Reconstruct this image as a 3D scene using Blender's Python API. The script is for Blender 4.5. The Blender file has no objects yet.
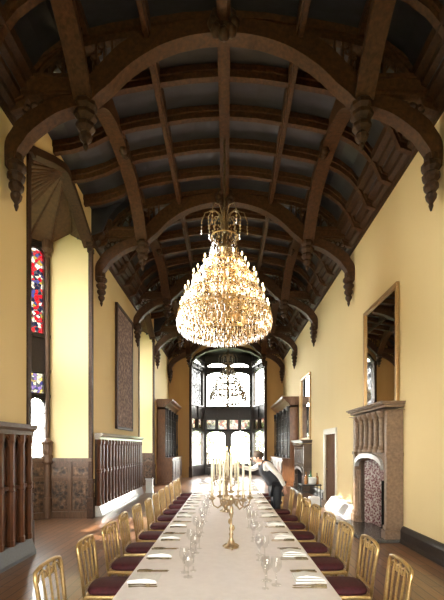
import bpy, bmesh, math, random
from mathutils import Vector, Matrix
random.seed(7)
C = bpy.context.scene.collection
PI = math.pi
sin, cos = math.sin, math.cos
ORD = ['nearest', 'second nearest', 'third nearest', 'fourth nearest', 'fifth nearest', 'sixth nearest', 'seventh nearest',
       'eighth nearest', 'ninth nearest', 'tenth nearest', 'eleventh nearest', 'twelfth nearest', 'thirteenth nearest']

# ------------------------------------------------------------------ materials
def nodes_of(name):
    m = bpy.data.materials.new(name); m.use_nodes = True
    nt = m.node_tree; nt.nodes.clear()
    return m, nt, nt.nodes, nt.links
def add(N, t, **kw):
    n = N.new(t)
    for k, v in kw.items(): setattr(n, k, v)
    return n
def principled(name, col, col2=None, rough=0.5, metal=0.0, scale=(6, 6, 6), bump=0.0, detail=6, spec=0.5, lo=0.35, hi=0.7, coat=0.0, noise=6.0):
    m, nt, N, L = nodes_of(name)
    out = add(N, 'ShaderNodeOutputMaterial'); b = add(N, 'ShaderNodeBsdfPrincipled')
    L.new(b.outputs[0], out.inputs[0])
    b.inputs['Roughness'].default_value = rough; b.inputs['Metallic'].default_value = metal
    b.inputs['Specular IOR Level'].default_value = spec
    b.inputs['Coat Weight'].default_value = coat; b.inputs['Coat Roughness'].default_value = 0.12
    if col2 is None:
        col2 = tuple(c * 0.82 for c in col)
    tc = add(N, 'ShaderNodeTexCoord'); mp = add(N, 'ShaderNodeMapping'); mp.inputs['Scale'].default_value = scale
    nz = add(N, 'ShaderNodeTexNoise'); nz.inputs['Scale'].default_value = noise; nz.inputs['Detail'].default_value = detail
    rp = add(N, 'ShaderNodeValToRGB')
    rp.color_ramp.elements[0].position = lo; rp.color_ramp.elements[0].color = (*col2, 1)
    rp.color_ramp.elements[1].position = hi; rp.color_ramp.elements[1].color = (*col, 1)
    L.new(tc.outputs['Object'], mp.inputs[0]); L.new(mp.outputs[0], nz.inputs['Vector'])
    L.new(nz.outputs['Fac'], rp.inputs[0]); L.new(rp.outputs[0], b.inputs['Base Color'])
    if bump:
        bp = add(N, 'ShaderNodeBump'); bp.inputs['Strength'].default_value = bump; bp.inputs['Distance'].default_value = 0.02
        L.new(nz.outputs['Fac'], bp.inputs['Height']); L.new(bp.outputs[0], b.inputs['Normal'])
    return m
def emission(name, col, s):
    m, nt, N, L = nodes_of(name)
    out = add(N, 'ShaderNodeOutputMaterial'); e = add(N, 'ShaderNodeEmission')
    e.inputs[0].default_value = (*col, 1); e.inputs[1].default_value = s
    L.new(e.outputs[0], out.inputs[0]); return m
def glass_pane(name, col=(1, 1, 1), gloss=0.06):
    m, nt, N, L = nodes_of(name)
    out = add(N, 'ShaderNodeOutputMaterial'); t = add(N, 'ShaderNodeBsdfTransparent'); g = add(N, 'ShaderNodeBsdfGlossy')
    g.inputs['Roughness'].default_value = 0.04; mx = add(N, 'ShaderNodeMixShader')
    tc = add(N, 'ShaderNodeTexCoord'); nz = add(N, 'ShaderNodeTexNoise'); nz.inputs['Scale'].default_value = 3
    rp = add(N, 'ShaderNodeValToRGB'); rp.color_ramp.elements[0].color = (*[c * .93 for c in col], 1); rp.color_ramp.elements[1].color = (*col, 1)
    L.new(tc.outputs['Object'], nz.inputs['Vector']); L.new(nz.outputs['Fac'], rp.inputs[0]); L.new(rp.outputs[0], t.inputs[0])
    mx.inputs[0].default_value = gloss
    L.new(t.outputs[0], mx.inputs[1]); L.new(g.outputs[0], mx.inputs[2]); L.new(mx.outputs[0], out.inputs[0]); return m
def stained_glass(name, stops, scale, dim=.055):
    m, nt, N, L = nodes_of(name)
    out = add(N, 'ShaderNodeOutputMaterial'); t = add(N, 'ShaderNodeBsdfTransparent'); g = add(N, 'ShaderNodeBsdfGlossy'); g.inputs['Roughness'].default_value = .1
    mx = add(N, 'ShaderNodeMixShader'); mx.inputs[0].default_value = .04
    tc = add(N, 'ShaderNodeTexCoord'); mp = add(N, 'ShaderNodeMapping'); mp.inputs['Scale'].default_value = (scale, scale, scale)
    v = add(N, 'ShaderNodeTexVoronoi'); v.inputs['Scale'].default_value = 1.0
    rp = add(N, 'ShaderNodeValToRGB'); rp.color_ramp.interpolation = 'CONSTANT'
    while len(rp.color_ramp.elements) < len(stops): rp.color_ramp.elements.new(0.5)
    for e, (p, c) in zip(rp.color_ramp.elements, stops): e.position = p; e.color = (*[q * dim for q in c], 1)
    sep = add(N, 'ShaderNodeSeparateColor')
    v2 = add(N, 'ShaderNodeTexVoronoi', feature='DISTANCE_TO_EDGE'); v2.inputs['Scale'].default_value = 1.0
    lead = add(N, 'ShaderNodeMath', operation='GREATER_THAN'); lead.inputs[1].default_value = 0.06
    mul = add(N, 'ShaderNodeMix', data_type='RGBA'); mul.inputs[6].default_value = (0.005, .005, .006, 1)
    L.new(tc.outputs['Object'], mp.inputs[0]); L.new(mp.outputs[0], v.inputs['Vector']); L.new(mp.outputs[0], v2.inputs['Vector'])
    L.new(v.outputs['Color'], sep.inputs[0]); L.new(sep.outputs[0], rp.inputs[0])
    L.new(v2.outputs['Distance'], lead.inputs[0]); L.new(lead.outputs[0], mul.inputs[0]); L.new(rp.outputs[0], mul.inputs[7])
    L.new(mul.outputs[2], t.inputs[0]); L.new(t.outputs[0], mx.inputs[1]); L.new(g.outputs[0], mx.inputs[2]); L.new(mx.outputs[0], out.inputs[0])
    return m
def parquet(name):
    m, nt, N, L = nodes_of(name)
    out = add(N, 'ShaderNodeOutputMaterial'); b = add(N, 'ShaderNodeBsdfPrincipled'); L.new(b.outputs[0], out.inputs[0])
    tc = add(N, 'ShaderNodeTexCoord'); mp = add(N, 'ShaderNodeMapping'); mp.inputs['Rotation'].default_value = (0, 0, PI / 2)
    br = add(N, 'ShaderNodeTexBrick'); br.offset = 0.5
    br.inputs['Color1'].default_value = (.2, .095, .045, 1); br.inputs['Color2'].default_value = (.13, .064, .034, 1); br.inputs['Mortar'].default_value = (.02, .01, .006, 1)
    br.inputs['Scale'].default_value = 1.0; br.inputs['Mortar Size'].default_value = .006
    br.inputs['Brick Width'].default_value = .9; br.inputs['Row Height'].default_value = .14
    nz = add(N, 'ShaderNodeTexNoise'); nz.inputs['Scale'].default_value = 5; nz.inputs['Detail'].default_value = 8
    mp2 = add(N, 'ShaderNodeMapping'); mp2.inputs['Scale'].default_value = (8, .8, 1)
    mix = add(N, 'ShaderNodeMix', data_type='RGBA', blend_type='MULTIPLY'); mix.inputs[0].default_value = .55
    L.new(tc.outputs['Object'], mp.inputs[0]); L.new(mp.outputs[0], br.inputs['Vector'])
    L.new(tc.outputs['Object'], mp2.inputs[0]); L.new(mp2.outputs[0], nz.inputs['Vector'])
    L.new(br.outputs['Color'], mix.inputs[6]); L.new(nz.outputs['Fac'], mix.inputs[7]); 
    mul = add(N, 'ShaderNodeMix', data_type='RGBA', blend_type='MULTIPLY'); mul.inputs[0].default_value = 1; mul.inputs[7].default_value = (1.6, 1.6, 1.6, 1)
    L.new(mix.outputs[2], mul.inputs[6]); L.new(mul.outputs[2], b.inputs['Base Color'])
    b.inputs['Roughness'].default_value = .3; b.inputs['Coat Weight'].default_value = .35; b.inputs['Coat Roughness'].default_value = .08
    bp = add(N, 'ShaderNodeBump'); bp.inputs['Strength'].default_value = .25; bp.inputs['Distance'].default_value = .01
    L.new(nz.outputs['Fac'], bp.inputs['Height']); L.new(bp.outputs[0], b.inputs['Normal'])
    return m
def carved(name, c1, c2, scale, bump, rough=.5, feature='F1'):
    m, nt, N, L = nodes_of(name)
    out = add(N, 'ShaderNodeOutputMaterial'); b = add(N, 'ShaderNodeBsdfPrincipled'); L.new(b.outputs[0], out.inputs[0])
    tc = add(N, 'ShaderNodeTexCoord'); mp = add(N, 'ShaderNodeMapping'); mp.inputs['Scale'].default_value = (scale, scale, scale)
    v = add(N, 'ShaderNodeTexVoronoi', feature=feature); v.inputs['Scale'].default_value = 1
    nz = add(N, 'ShaderNodeTexNoise'); nz.inputs['Scale'].default_value = 2.2
    ad = add(N, 'ShaderNodeMath', operation='MULTIPLY'); 
    rp = add(N, 'ShaderNodeValToRGB'); rp.color_ramp.elements[0].position = .12; rp.color_ramp.elements[0].color = (*c1, 1); rp.color_ramp.elements[1].position = .5; rp.color_ramp.elements[1].color = (*c2, 1)
    L.new(tc.outputs['Object'], mp.inputs[0]); L.new(mp.outputs[0], v.inputs['Vector']); L.new(mp.outputs[0], nz.inputs['Vector'])
    L.new(v.outputs['Distance'], ad.inputs[0]); L.new(nz.outputs['Fac'], ad.inputs[1]); L.new(ad.outputs[0], rp.inputs[0]); L.new(rp.outputs[0], b.inputs['Base Color'])
    b.inputs['Roughness'].default_value = rough
    bp = add(N, 'ShaderNodeBump'); bp.inputs['Strength'].default_value = bump; bp.inputs['Distance'].default_value = .03
    L.new(ad.outputs[0], bp.inputs['Height']); L.new(bp.outputs[0], b.inputs['Normal'])
    return m
def crystal(name, col, emis=0.0):
    m, nt, N, L = nodes_of(name)
    out = add(N, 'ShaderNodeOutputMaterial')
    tr = add(N, 'ShaderNodeBsdfTranslucent'); tr.inputs[0].default_value = (*col, 1)
    tp = add(N, 'ShaderNodeBsdfTransparent'); tp.inputs[0].default_value = (*[min(1, c * 1.0) for c in col], 1)
    df = add(N, 'ShaderNodeBsdfDiffuse'); df.inputs[0].default_value = (*col, 1)
    gl = add(N, 'ShaderNodeBsdfGlossy'); gl.inputs['Roughness'].default_value = .08
    tc = add(N, 'ShaderNodeTexCoord'); nz = add(N, 'ShaderNodeTexNoise'); nz.inputs['Scale'].default_value = 60
    L.new(tc.outputs['Object'], nz.inputs['Vector'])
    m1 = add(N, 'ShaderNodeMixShader'); m1.inputs[0].default_value = .5
    m2 = add(N, 'ShaderNodeMixShader'); m3 = add(N, 'ShaderNodeMixShader'); m3.inputs[0].default_value = .4
    mr = add(N, 'ShaderNodeMapRange'); mr.inputs[3].default_value = .1; mr.inputs[4].default_value = .5
    L.new(nz.outputs['Fac'], mr.inputs[0]); L.new(mr.outputs[0], m2.inputs[0])
    L.new(tr.outputs[0], m1.inputs[1]); L.new(df.outputs[0], m1.inputs[2])
    L.new(m1.outputs[0], m2.inputs[1]); L.new(tp.outputs[0], m2.inputs[2])
    L.new(m2.outputs[0], m3.inputs[1]); L.new(gl.outputs[0], m3.inputs[2]); L.new(m3.outputs[0], out.inputs[0])
    return m

M = {}
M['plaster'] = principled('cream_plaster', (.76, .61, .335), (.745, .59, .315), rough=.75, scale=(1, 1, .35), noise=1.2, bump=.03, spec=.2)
M['oak'] = principled('dark_oak', (.065, .028, .011), (.03, .013, .006), rough=.55, spec=.3, scale=(5, 5, 5), noise=5, bump=.1)
M['oak_lit'] = principled('roof_oak_lit', (.095, .038, .015), (.042, .017, .007), rough=.55, spec=.3, scale=(3, 3, 3), noise=6, bump=.1)  # lighter copy of dark oak, for timbers whose edges look lit
M['panel'] = principled('roof_panel_paint', (.036, .036, .046), (.022, .022, .028), rough=.3, scale=(1, 3, 1), noise=3)
M['black_oak'] = principled('black_oak', (.03, .02, .016), (.014, .01, .009), rough=.4, bump=.1)
M['brown_oak'] = principled('brown_oak', (.24, .105, .042), (.12, .052, .022), rough=.32, scale=(10, 10, 1.2), noise=4, bump=.1)
M['dado_oak'] = principled('dado_oak', (.13, .066, .034), (.07, .036, .018), rough=.4, scale=(10, 10, 1.2), noise=4)
M['carved_oak'] = carved('carved_oak', (.03, .015, .008), (.18, .1, .052), 9, .8, .45)
M['canopy'] = principled('canopy_boarding', (.12, .065, .03), (.075, .04, .018), rough=.6, scale=(2, 2, 2))
M['slat'] = principled('slat_oak', (.12, .04, .013), (.055, .018, .006), rough=.35, scale=(9, 9, 1), noise=4)
M['pale_cap'] = principled('pale_glare', (.55, .53, .49), (.42, .4, .37), rough=.2, coat=.5)  # pale colour holds glare reflected off the screen cap and fireplace arch
M['grey_oak'] = principled('weathered_oak', (.16, .13, .11), (.1, .08, .065), rough=.35)
M['plinth'] = principled('polished_pale_plinth', (.72, .73, .74), (.6, .61, .63), rough=.12, coat=.6)  # pale grey carries window glare along the dark screen plinth
M['slate'] = principled('slate_plinth', (.13, .15, .18), (.11, .125, .15), rough=.35)
M['floor'] = parquet('polished_parquet')
M['stone'] = principled('brown_stone', (.26, .165, .1), (.16, .1, .06), rough=.45, scale=(3, 3, 3), noise=7, bump=.2)
M['dark_stone'] = principled('dark_stone', (.13, .085, .055), (.07, .045, .03), rough=.4, noise=7, bump=.2)
M['hearth'] = principled('hearth_slate', (.12, .11, .1), (.07, .065, .06), rough=.25)
M['tile'] = carved('patterned_tile', (.16, .05, .06), (.62, .55, .5), 22, .2, .2)
M['soot'] = principled('soot', (.012, .01, .009), (.006, .005, .005), rough=.9)
M['gold'] = principled('gilt', (.6, .43, .2), (.44, .3, .13), rough=.3, metal=.8, noise=12)
M['gilt_frame'] = principled('dull_gilt', (.5, .32, .13), (.34, .2, .08), rough=.4, metal=.6, noise=12)
M['bronze'] = principled('bronze', (.36, .26, .15), (.2, .14, .08), rough=.3, metal=.8)
M['burgundy'] = principled('burgundy_velvet', (.075, .007, .012), (.045, .004, .008), rough=.8)
M['cloth'] = principled('table_linen', (.92, .87, .88), (.87, .82, .83), rough=.7, noise=3, spec=.2)
M['napkin'] = principled('napkin_linen', (.88, .87, .86), (.8, .79, .78), rough=.7)
M['steel'] = principled('silver', (.6, .52, .38), (.4, .34, .24), rough=.2, metal=.9)
M['glassware'] = glass_pane('glassware', (.985, .985, .985), .08)
M['silver_gilt'] = principled('silver_gilt', (.58, .46, .31), (.36, .27, .17), rough=.28, metal=.85, noise=20)
M['crystal_backlit'] = principled('crystal_backlit', (.5, .48, .44), (.25, .24, .22), rough=.15, noise=40)  # grey copy of crystal, toned for the unlit, backlit far chandelier
M['wax'] = principled('ivory_wax', (.9, .84, .66), (.85, .78, .58), rough=.5)
M['mirror'] = principled('mirror_glass', (.86, .86, .86), (.84, .84, .84), rough=.015, metal=1.0)
M['tapestry'] = carved('woven_tapestry', (.13, .075, .07), (.45, .31, .25), 11, .3, .85)
M['clear'] = glass_pane('leaded_clear_glass', (.97, .99, 1.0))
M['stain_red'] = stained_glass('red_stained_glass', [(0, (.02, .02, .05)), (.2, (.65, .01, .02)), (.42, (.9, .8, .6)), (.58, (.08, .08, .3)), (.7, (.7, .03, .03)), (.82, (.95, .9, .8)), (.92, (.5, .35, .05))], 13)
M['stain_blue'] = stained_glass('blue_stained_glass', [(0, (.05, .05, .25)), (.25, (.8, .75, .55)), (.45, (.15, .1, .4)), (.6, (.85, .6, .15)), (.75, (.3, .2, .5)), (.88, (.9, .9, .85))], 12)
M['stain_pale'] = stained_glass('pale_stained_glass', [(0, (.5, .18, .12)), (.22, (.85, .75, .5)), (.45, (.4, .3, .25)), (.6, (.9, .8, .6)), (.8, (.25, .3, .2)), (.9, (.95, .9, .8))], 7)
M['stain_grey'] = stained_glass('grisaille_glass', [(0, (.03, .03, .03)), (.3, (.7, .72, .72)), (.5, (.1, .1, .1)), (.65, (.85, .87, .88)), (.85, (.06, .06, .06))], 9, .08)
M['lead'] = principled('lead_came', (.03, .03, .032), (.02, .02, .022), rough=.5)
M['crystal'] = crystal('crystal', (.8, .63, .36))
M['amber_drop'] = crystal('gap_shade_crystal', (.3, .16, .05))  # dark tone stands for shaded gaps between the crystals
M['bulb'] = emission('lit_bulb', (1.0, .76, .4), 6.5)
M['bulb_off'] = principled('unlit_bulb', (.8, .78, .72), (.75, .72, .68), rough=.2)
M['flame'] = emission('flame', (1.0, .6, .2), 25.0)
M['skin'] = principled('skin', (.56, .33, .24), (.5, .29, .2), rough=.5)
M['hair'] = principled('brown_hair', (.06, .035, .018), (.035, .02, .01), rough=.7)
M['shirt'] = principled('white_shirt', (.78, .76, .72), (.7, .68, .64), rough=.7)
M['vest'] = principled('black_cloth', (.018, .019, .026), (.01, .011, .015), rough=.6)
M['eye'] = principled('eye', (.03, .025, .02), rough=.2)
M['black'] = principled('black_metal', (.015, .015, .016), rough=.3)
M['white'] = principled('white_china', (.8, .82, .8), rough=.15)
M['bottle_green'] = principled('green_glass', (.04, .12, .06), (.03, .08, .04), rough=.08)
M['bottle_amber'] = principled('amber_glass', (.3, .12, .03), (.2, .08, .02), rough=.08)
M['lawn'] = principled('lawn', (.13, .16, .07), (.09, .12, .05), rough=.9, noise=2)
M['leaf'] = principled('foliage', (.5, .56, .36), (.36, .42, .24), rough=.8, noise=3)
M['bark'] = principled('bark', (.12, .08, .05), rough=.9)
M['paint'] = principled('pale_door_trim', (.72, .66, .52), (.66, .6, .46), rough=.4)

# ------------------------------------------------------------------ mesh builder
class MB:
    def __init__(s): s.v = []; s.f = []
    def add(s, vs, fs):
        o = len(s.v); s.v += [tuple(v) for v in vs]; s.f += [tuple(i + o for i in f) for f in fs]; return s
    def box(s, x0, x1, y0, y1, z0, z1):
        return s.add([(x0, y0, z0), (x1, y0, z0), (x1, y1, z0), (x0, y1, z0), (x0, y0, z1), (x1, y0, z1), (x1, y1, z1), (x0, y1, z1)],
              [(0, 3, 2, 1), (4, 5, 6, 7), (0, 1, 5, 4), (1, 2, 6, 5), (2, 3, 7, 6), (3, 0, 4, 7)])
    def obox(s, c, ax, ay, az):      # oriented box with half axis vectors
        c, ax, ay, az = map(Vector, (c, ax, ay, az)); vs = []
        for k in (-1, 1):
            for (i, j) in ((-1, -1), (1, -1), (1, 1), (-1, 1)): vs.append(c + ax * i + ay * j + az * k)
        return s.add(vs, [(0, 3, 2, 1), (4, 5, 6, 7), (0, 1, 5, 4), (1, 2, 6, 5), (2, 3, 7, 6), (3, 0, 4, 7)])
    def prism(s, poly, a, b, f):     # poly of 2D points; f(u,v,t)->xyz
        n = len(poly)
        vs = [f(u, v, a) for u, v in poly] + [f(u, v, b) for u, v in poly]
        fs = [tuple(range(n - 1, -1, -1)), tuple(range(n, 2 * n))] + [(i, (i + 1) % n, (i + 1) % n + n, i + n) for i in range(n)]
        return s.add(vs, fs)
    def strip(s, A, B, a, b, f):     # ring arch between polylines A and B extruded a..b
        for i in range(len(A) - 1):
            s.prism([A[i], A[i + 1], B[i + 1], B[i]], a, b, f)
        return s
    def tube(s, pts, rad, n=6, cap=True):
        pts = [Vector(p) for p in pts]
        if not isinstance(rad, (list, tuple)): rad = [rad] * len(pts)
        vs = []; prev = None
        for i, p in enumerate(pts):
            d = (pts[min(i + 1, len(pts) - 1)] - pts[max(i - 1, 0)]).normalized()
            if prev is None:
                up = Vector((0, 0, 1)) if abs(d.z) < .9 else Vector((1, 0, 0))
                a = d.cross(up).normalized()
            else:
                a = (prev - d * prev.dot(d))
                a = a.normalized() if a.length > 1e-6 else d.orthogonal().normalized()
            prev = a; b = d.cross(a)
            for k in range(n):
                t = 2 * PI * k / n; vs.append(p + (a * cos(t) + b * sin(t)) * rad[i])
        fs = []
        for i in range(len(pts) - 1):
            for k in range(n):
                k2 = (k + 1) % n; fs.append((i * n + k, i * n + k2, (i + 1) * n + k2, (i + 1) * n + k))
        if cap: fs += [tuple(range(n - 1, -1, -1)), tuple(range((len(pts) - 1) * n, len(pts) * n))]
        return s.add(vs, fs)
    def lathe(s, prof, c=(0, 0, 0), n=12, half=None):   # prof [(r,z)]
        vs = []; fs = []
        for r, z in prof:
            for k in range(n):
                t = 2 * PI * (k + .5) / n; vs.append((c[0] + r * cos(t), c[1] + r * sin(t), c[2] + z))
        for i in range(len(prof) - 1):
            for k in range(n):
                k2 = (k + 1) % n; fs.append((i * n + k, i * n + k2, (i + 1) * n + k2, (i + 1) * n + k))
        fs += [tuple(range(n - 1, -1, -1)), tuple(range((len(prof) - 1) * n, len(prof) * n))]
        return s.add(vs, fs)
    def poly(s, pts): return s.add(pts, [tuple(range(len(pts)))])
    def build(s, name, mat, parent=None, smooth=False, bevel=0.0, loc=None):
        me = bpy.data.meshes.new(name); me.from_pydata(s.v, [], s.f)
        bm = bmesh.new(); bm.from_mesh(me); bmesh.ops.recalc_face_normals(bm, faces=bm.faces)
        bm.to_mesh(me); bm.free()
        if smooth:
            for p in me.polygons: p.use_smooth = True
        o = bpy.data.objects.new(name, me); C.objects.link(o)
        me.materials.append(M[mat] if isinstance(mat, str) else mat)
        if parent: o.parent = parent
        if loc: o.location = loc
        if bevel:
            md = o.modifiers.new('b', 'BEVEL'); md.width = bevel; md.segments = 2; md.limit_method = 'ANGLE'
        return o
def tag(o, label, cat, group=None, kind=None):
    o['label'] = label; o['category'] = cat
    if group: o['group'] = group
    if kind: o['kind'] = kind
    return o
def thing(name, label, cat, loc=(0, 0, 0), rz=0, group=None, kind=None):
    o = bpy.data.objects.new(name, None); C.objects.link(o); o.location = loc; o.rotation_euler = (0, 0, rz); o.empty_display_size = .1
    return tag(o, label, cat, group, kind)
def kids(o): return [c for c in KID.get(o.name, [])] if False else list(o.children)
def copy_tree(o, parent=None):
    c = o.copy(); C.objects.link(c)
    if parent: c.parent = parent
    for ch in kids(o): copy_tree(ch, c)
    return c
def place(proto, first, loc, rz, label, group=None):
    o = proto if first else copy_tree(proto)
    o.location = loc; o.rotation_euler = (0, 0, rz); o['label'] = label
    if group: o['group'] = group
    return o

# ------------------------------------------------------------------ dimensions
CX = -.05                       # centre line of the hall
WL, WR = -3.3, 3.2              # wall faces
T0, TS = 6.0, 4.07              # first visible truss and the truss spacing
YB, YE = -4.0, 22.7             # back and end wall faces
TY = [T0 + TS * k for k in range(-2, 5)]
VP = [(0, 8.2), (.6, 8.16), (1.2, 8.07), (1.7, 7.98), (2.1, 7.88), (2.4, 7.74), (2.65, 7.55), (2.85, 7.3), (2.98, 7.0), (3.25, 6.9)]
VPB = [(0, 8.2), (.6, 8.16), (1.2, 8.07), (1.7, 7.98), (2.1, 7.88), (2.5, 7.68), (2.9, 7.56), (3.32, 7.5)]
BAY = [(6.6, 9.78), (14.92, 18.1)]
ZF = lambda u, v, t: (u, t, v)   # profile in XZ extruded along Y
XF = lambda u, v, t: (t, u, v)   # profile in YZ extruded along X

# ------------------------------------------------------------------ floor
fl = MB().box(-5.6, 3.6, YB - .3, 26, -.12, 0).build('floor', 'floor'); tag(fl, 'polished brown wooden floor of the hall', 'floor', kind='structure')

# ------------------------------------------------------------------ ceiling
cl = MB()
def mir(p): return [(-u, z) for u, z in reversed(p)] + p[1:]
def vault_piece(y0, y1, left):
    pl = [(CX + u, z) for u, z in ([(-u, z) for u, z in reversed(left)] + VP[1:])]
    cl.strip(pl, [(x, z + .12) for x, z in pl], y0, y1, ZF)
segs = [(YB - .3, BAY[0][0], VP), (BAY[0][0], BAY[0][1], VPB), (BAY[0][1], BAY[1][0], VP), (BAY[1][0], BAY[1][1], VPB), (BAY[1][1], YE + .4, VP)]
for y0, y1, l in segs: vault_piece(y0, y1, l)
for yb_ in [v for ab in BAY for v in ab]:
    pl = [(CX - u, z) for u, z in VPB[4:]] + [(CX - 3.6, 7.6), (CX - 3.6, 6.8)] + [(CX - u, z) for u, z in reversed(VP[4:])]
    cl.prism(pl, yb_ - .06, yb_ + .06, ZF)
ceil = cl.build('ceiling', 'panel'); tag(ceil, 'dark blue grey panelled vault of the timber roof', 'ceiling', kind='structure')
def rib_profile(l): return [(-u, z) for u, z in reversed(l)] + VP[1:]
ribys = []
for k in range(len(TY)):
    for j in range(0, 5):
        y = TY[k] + TS / 5 * j
        if 1.5 < y < YE - .1: ribys.append(y)
for y in ribys:
    l = VP
    for a, b in BAY:
        if a - .1 < y < b + .1: l = VPB
    pr = [(CX + u, z) for u, z in rib_profile(l)]
    r = MB().strip([(x, z - .2) for x, z in pr], [(x, z + .02) for x, z in pr], y - .05, y + .05, ZF)
    r.strip([(x, z - .1) for x, z in pr], [(x, z + .02) for x, z in pr], y - .085, y + .085, ZF)
    r.build('rib', 'oak_lit', ceil)
for u, z, w in ((0, 8.2, .1), (-1.14, 8.08, .06), (1.14, 8.08, .06)):
    b = MB().box(CX + u - w, CX + u + w, -3, YE, z - .24, z)
    b.box(CX + u - w * .55, CX + u + w * .55, -3, YE, z - .3, z - .2)
    b.build('purlin', 'oak_lit', ceil)

# ------------------------------------------------------------------ roof trusses
arch_lo = [(1.97, 6.85), (1.86, 6.97), (1.68, 7.12), (1.41, 7.38), (1.05, 7.62), (.75, 7.75), (.4, 7.84), (0, 7.88)]
arch_hi = [(2.12, 7.1), (1.98, 7.24), (1.62, 7.62), (1.36, 7.8), (1.05, 7.92), (.75, 8.0), (.4, 8.06), (0, 8.1)]
br_lo = [(3.1, 5.9), (3.08, 6.12), (2.98, 6.28), (2.87, 6.42), (2.61, 6.62), (2.4, 6.73), (2.1, 6.82)]
br_hi = [(3.24, 5.9), (3.24, 6.25), (3.14, 6.44), (3.02, 6.6), (2.69, 6.82), (2.45, 6.92), (2.1, 6.99)]
def resample(p, n):
    out = []
    for i in range(len(p) - 1):
        a = p[max(i - 1, 0)]; b = p[i]; c = p[i + 1]; d = p[min(i + 2, len(p) - 1)]
        for k in range(n):
            t = k / n
            out.append(tuple(.5 * (2 * b[j] + (c[j] - a[j]) * t + (2 * a[j] - 5 * b[j] + 4 * c[j] - d[j]) * t * t + (3 * b[j] - a[j] - 3 * c[j] + d[j]) * t ** 3) for j in range(2)))
    return out + [p[-1]]
arch_lo, arch_hi, br_lo, br_hi = [resample(p, 4) for p in (arch_lo, arch_hi, br_lo, br_hi)]
def mx(p, s): return [(CX + s * u, z) for u, z in p]
def make_truss(name, label, y):
    t = thing(name, label, 'roof truss', (0, y, 0), group='hammerbeam roof trusses')
    a = MB()
    for s in (-1, 1):
        a.strip(mx(arch_lo, s), mx(arch_hi, s), -.09, .09, ZF)
        a.strip(mx([(u, z - .03) for u, z in arch_lo], s), mx([(u, z + .06) for u, z in arch_lo], s), -.11, .11, ZF)
    a.build('main_arch', 'oak_lit', t)
    b = MB()
    for k in range(8):
        an = k * PI / 4; b.lathe([(.02, -.1), (.075, -.06), (.095, 0), (.06, .07), (.01, .11)], (CX + .15 * cos(an), -.16, 7.92 + .15 * sin(an)), 7)
    b.lathe([(.02, -.14), (.1, -.08), (.13, 0), (.1, .1), (.05, .2)], (CX, -.1, 7.88), 10)
    b.build('boss', 'oak', t, smooth=True)
    for s in (-1, 1):
        x = CX + s * 3.13
        sh = MB().strip(mx(br_lo, s), mx(br_hi, s), -.08, .08, ZF)
        sh.strip(mx([(u - .02, z - .03) for u, z in br_lo], s), mx([(u, z + .05) for u, z in br_lo], s), -.1, .1, ZF)
        sh.build('curved_brace', 'oak_lit', t)
        c = MB().lathe([(.012, 5.27), (.035, 5.34), (.03, 5.38), (.075, 5.45), (.085, 5.5), (.06, 5.54), (.105, 5.6), (.11, 5.65), (.08, 5.69), (.125, 5.75), (.13, 5.8), (.09, 5.84), (.14, 5.9), (.14, 5.96), (.1, 6.0), (.1, 6.1)], (CX + s * 3.11, 0, 0), 10)
        c.build('corbel', 'oak', t)
        p = MB().lathe([(.015, 6.17), (.045, 6.23), (.03, 6.28), (.09, 6.34), (.105, 6.39), (.07, 6.44), (.14, 6.5), (.145, 6.55), (.1, 6.59), (.165, 6.66), (.17, 6.71), (.12, 6.75), (.17, 6.8), (.17, 6.86), (.13, 6.9), (.13, 7.3)], (CX + s * 2.07, 0, 0), 8)
        p.build('pendant', 'oak', t)
        h = MB(); x0, x1 = sorted((CX + s * 2.07, CX + s * 3.24))
        h.box(x0, x1, -.12, .12, 6.97, 7.18); h.box(x0, x1, -.15, .15, 7.14, 7.2); h.box(x0, x1, -.09, .09, 6.94, 7.0)
        h.build('hammer_beam', 'oak_lit', t)
        tr = MB()
        top = [(2.05, 7.78), (2.35, 7.68), (2.65, 7.5), (2.95, 7.3), (3.2, 7.1)]
        tr.strip(mx(top, s), mx([(u, z + .13) for u, z in top], s), -.1, .1, ZF)
        for q, (u, zt) in enumerate(((2.2, 7.74), (2.4, 7.67), (2.6, 7.55), (2.8, 7.42), (2.97, 7.3))):
            tr.box(CX + s * u - .02, CX + s * u + .02, -.04, .04, 7.18, zt)
            if q < 4:   # pointed heads
                u2 = (2.2, 2.4, 2.6, 2.8, 2.97)[q + 1]; um = (u + u2) / 2; zz = min(zt, 7.3 + .4 * (3.0 - u2)) - .04
                tr.tube([(CX + s * u, 0, zz - .12), (CX + s * (u + .03), 0, zz - .04), (CX + s * um, 0, zz + .04), (CX + s * (u2 - .03), 0, zz - .04), (CX + s * u2, 0, zz - .12)], .022, 5)
        tr.build('tracery', 'oak_lit', t)
        sp = MB()       # pierced spandrel between arch and rib
        for u in (1.9, 1.78, 1.66):
            sp.box(CX + s * u - .015, CX + s * u + .015, -.05, .05, 7.2 if u > 1.7 else 7.5, 7.86)
        sp.box(*sorted((CX + s * 2.1, CX + s * 1.2)), -.06, .06, 7.84, 7.95) if False else sp.strip(mx([(2.1, 7.76), (1.7, 7.87), (1.2, 7.95)], s), mx([(2.1, 7.9), (1.7, 8.0), (1.2, 8.08)], s), -.1, .1, ZF)
        for k in range(3):
            sp.tube([(CX + s * (1.94 - .06 * k + .05 * cos(a_)), 0, 7.58 + .08 * k + .05 * sin(a_)) for a_ in [i * PI / 4 for i in range(9)]], .016, 5)
        sp.build('spandrel', 'oak_lit', t)
        bs = MB()       # lower spandrel behind brace
        for k in range(4):
            uu = 2.95 - .12 * k; zz = 6.8 + .03 * k
            bs.tube([(CX + s * (uu + .06 * cos(a_)), 0, zz + .06 * sin(a_)) for a_ in [i * PI / 4 for i in range(9)]], .018, 5)
        bs.build('wall_spandrel', 'oak', t)
    return t
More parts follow.
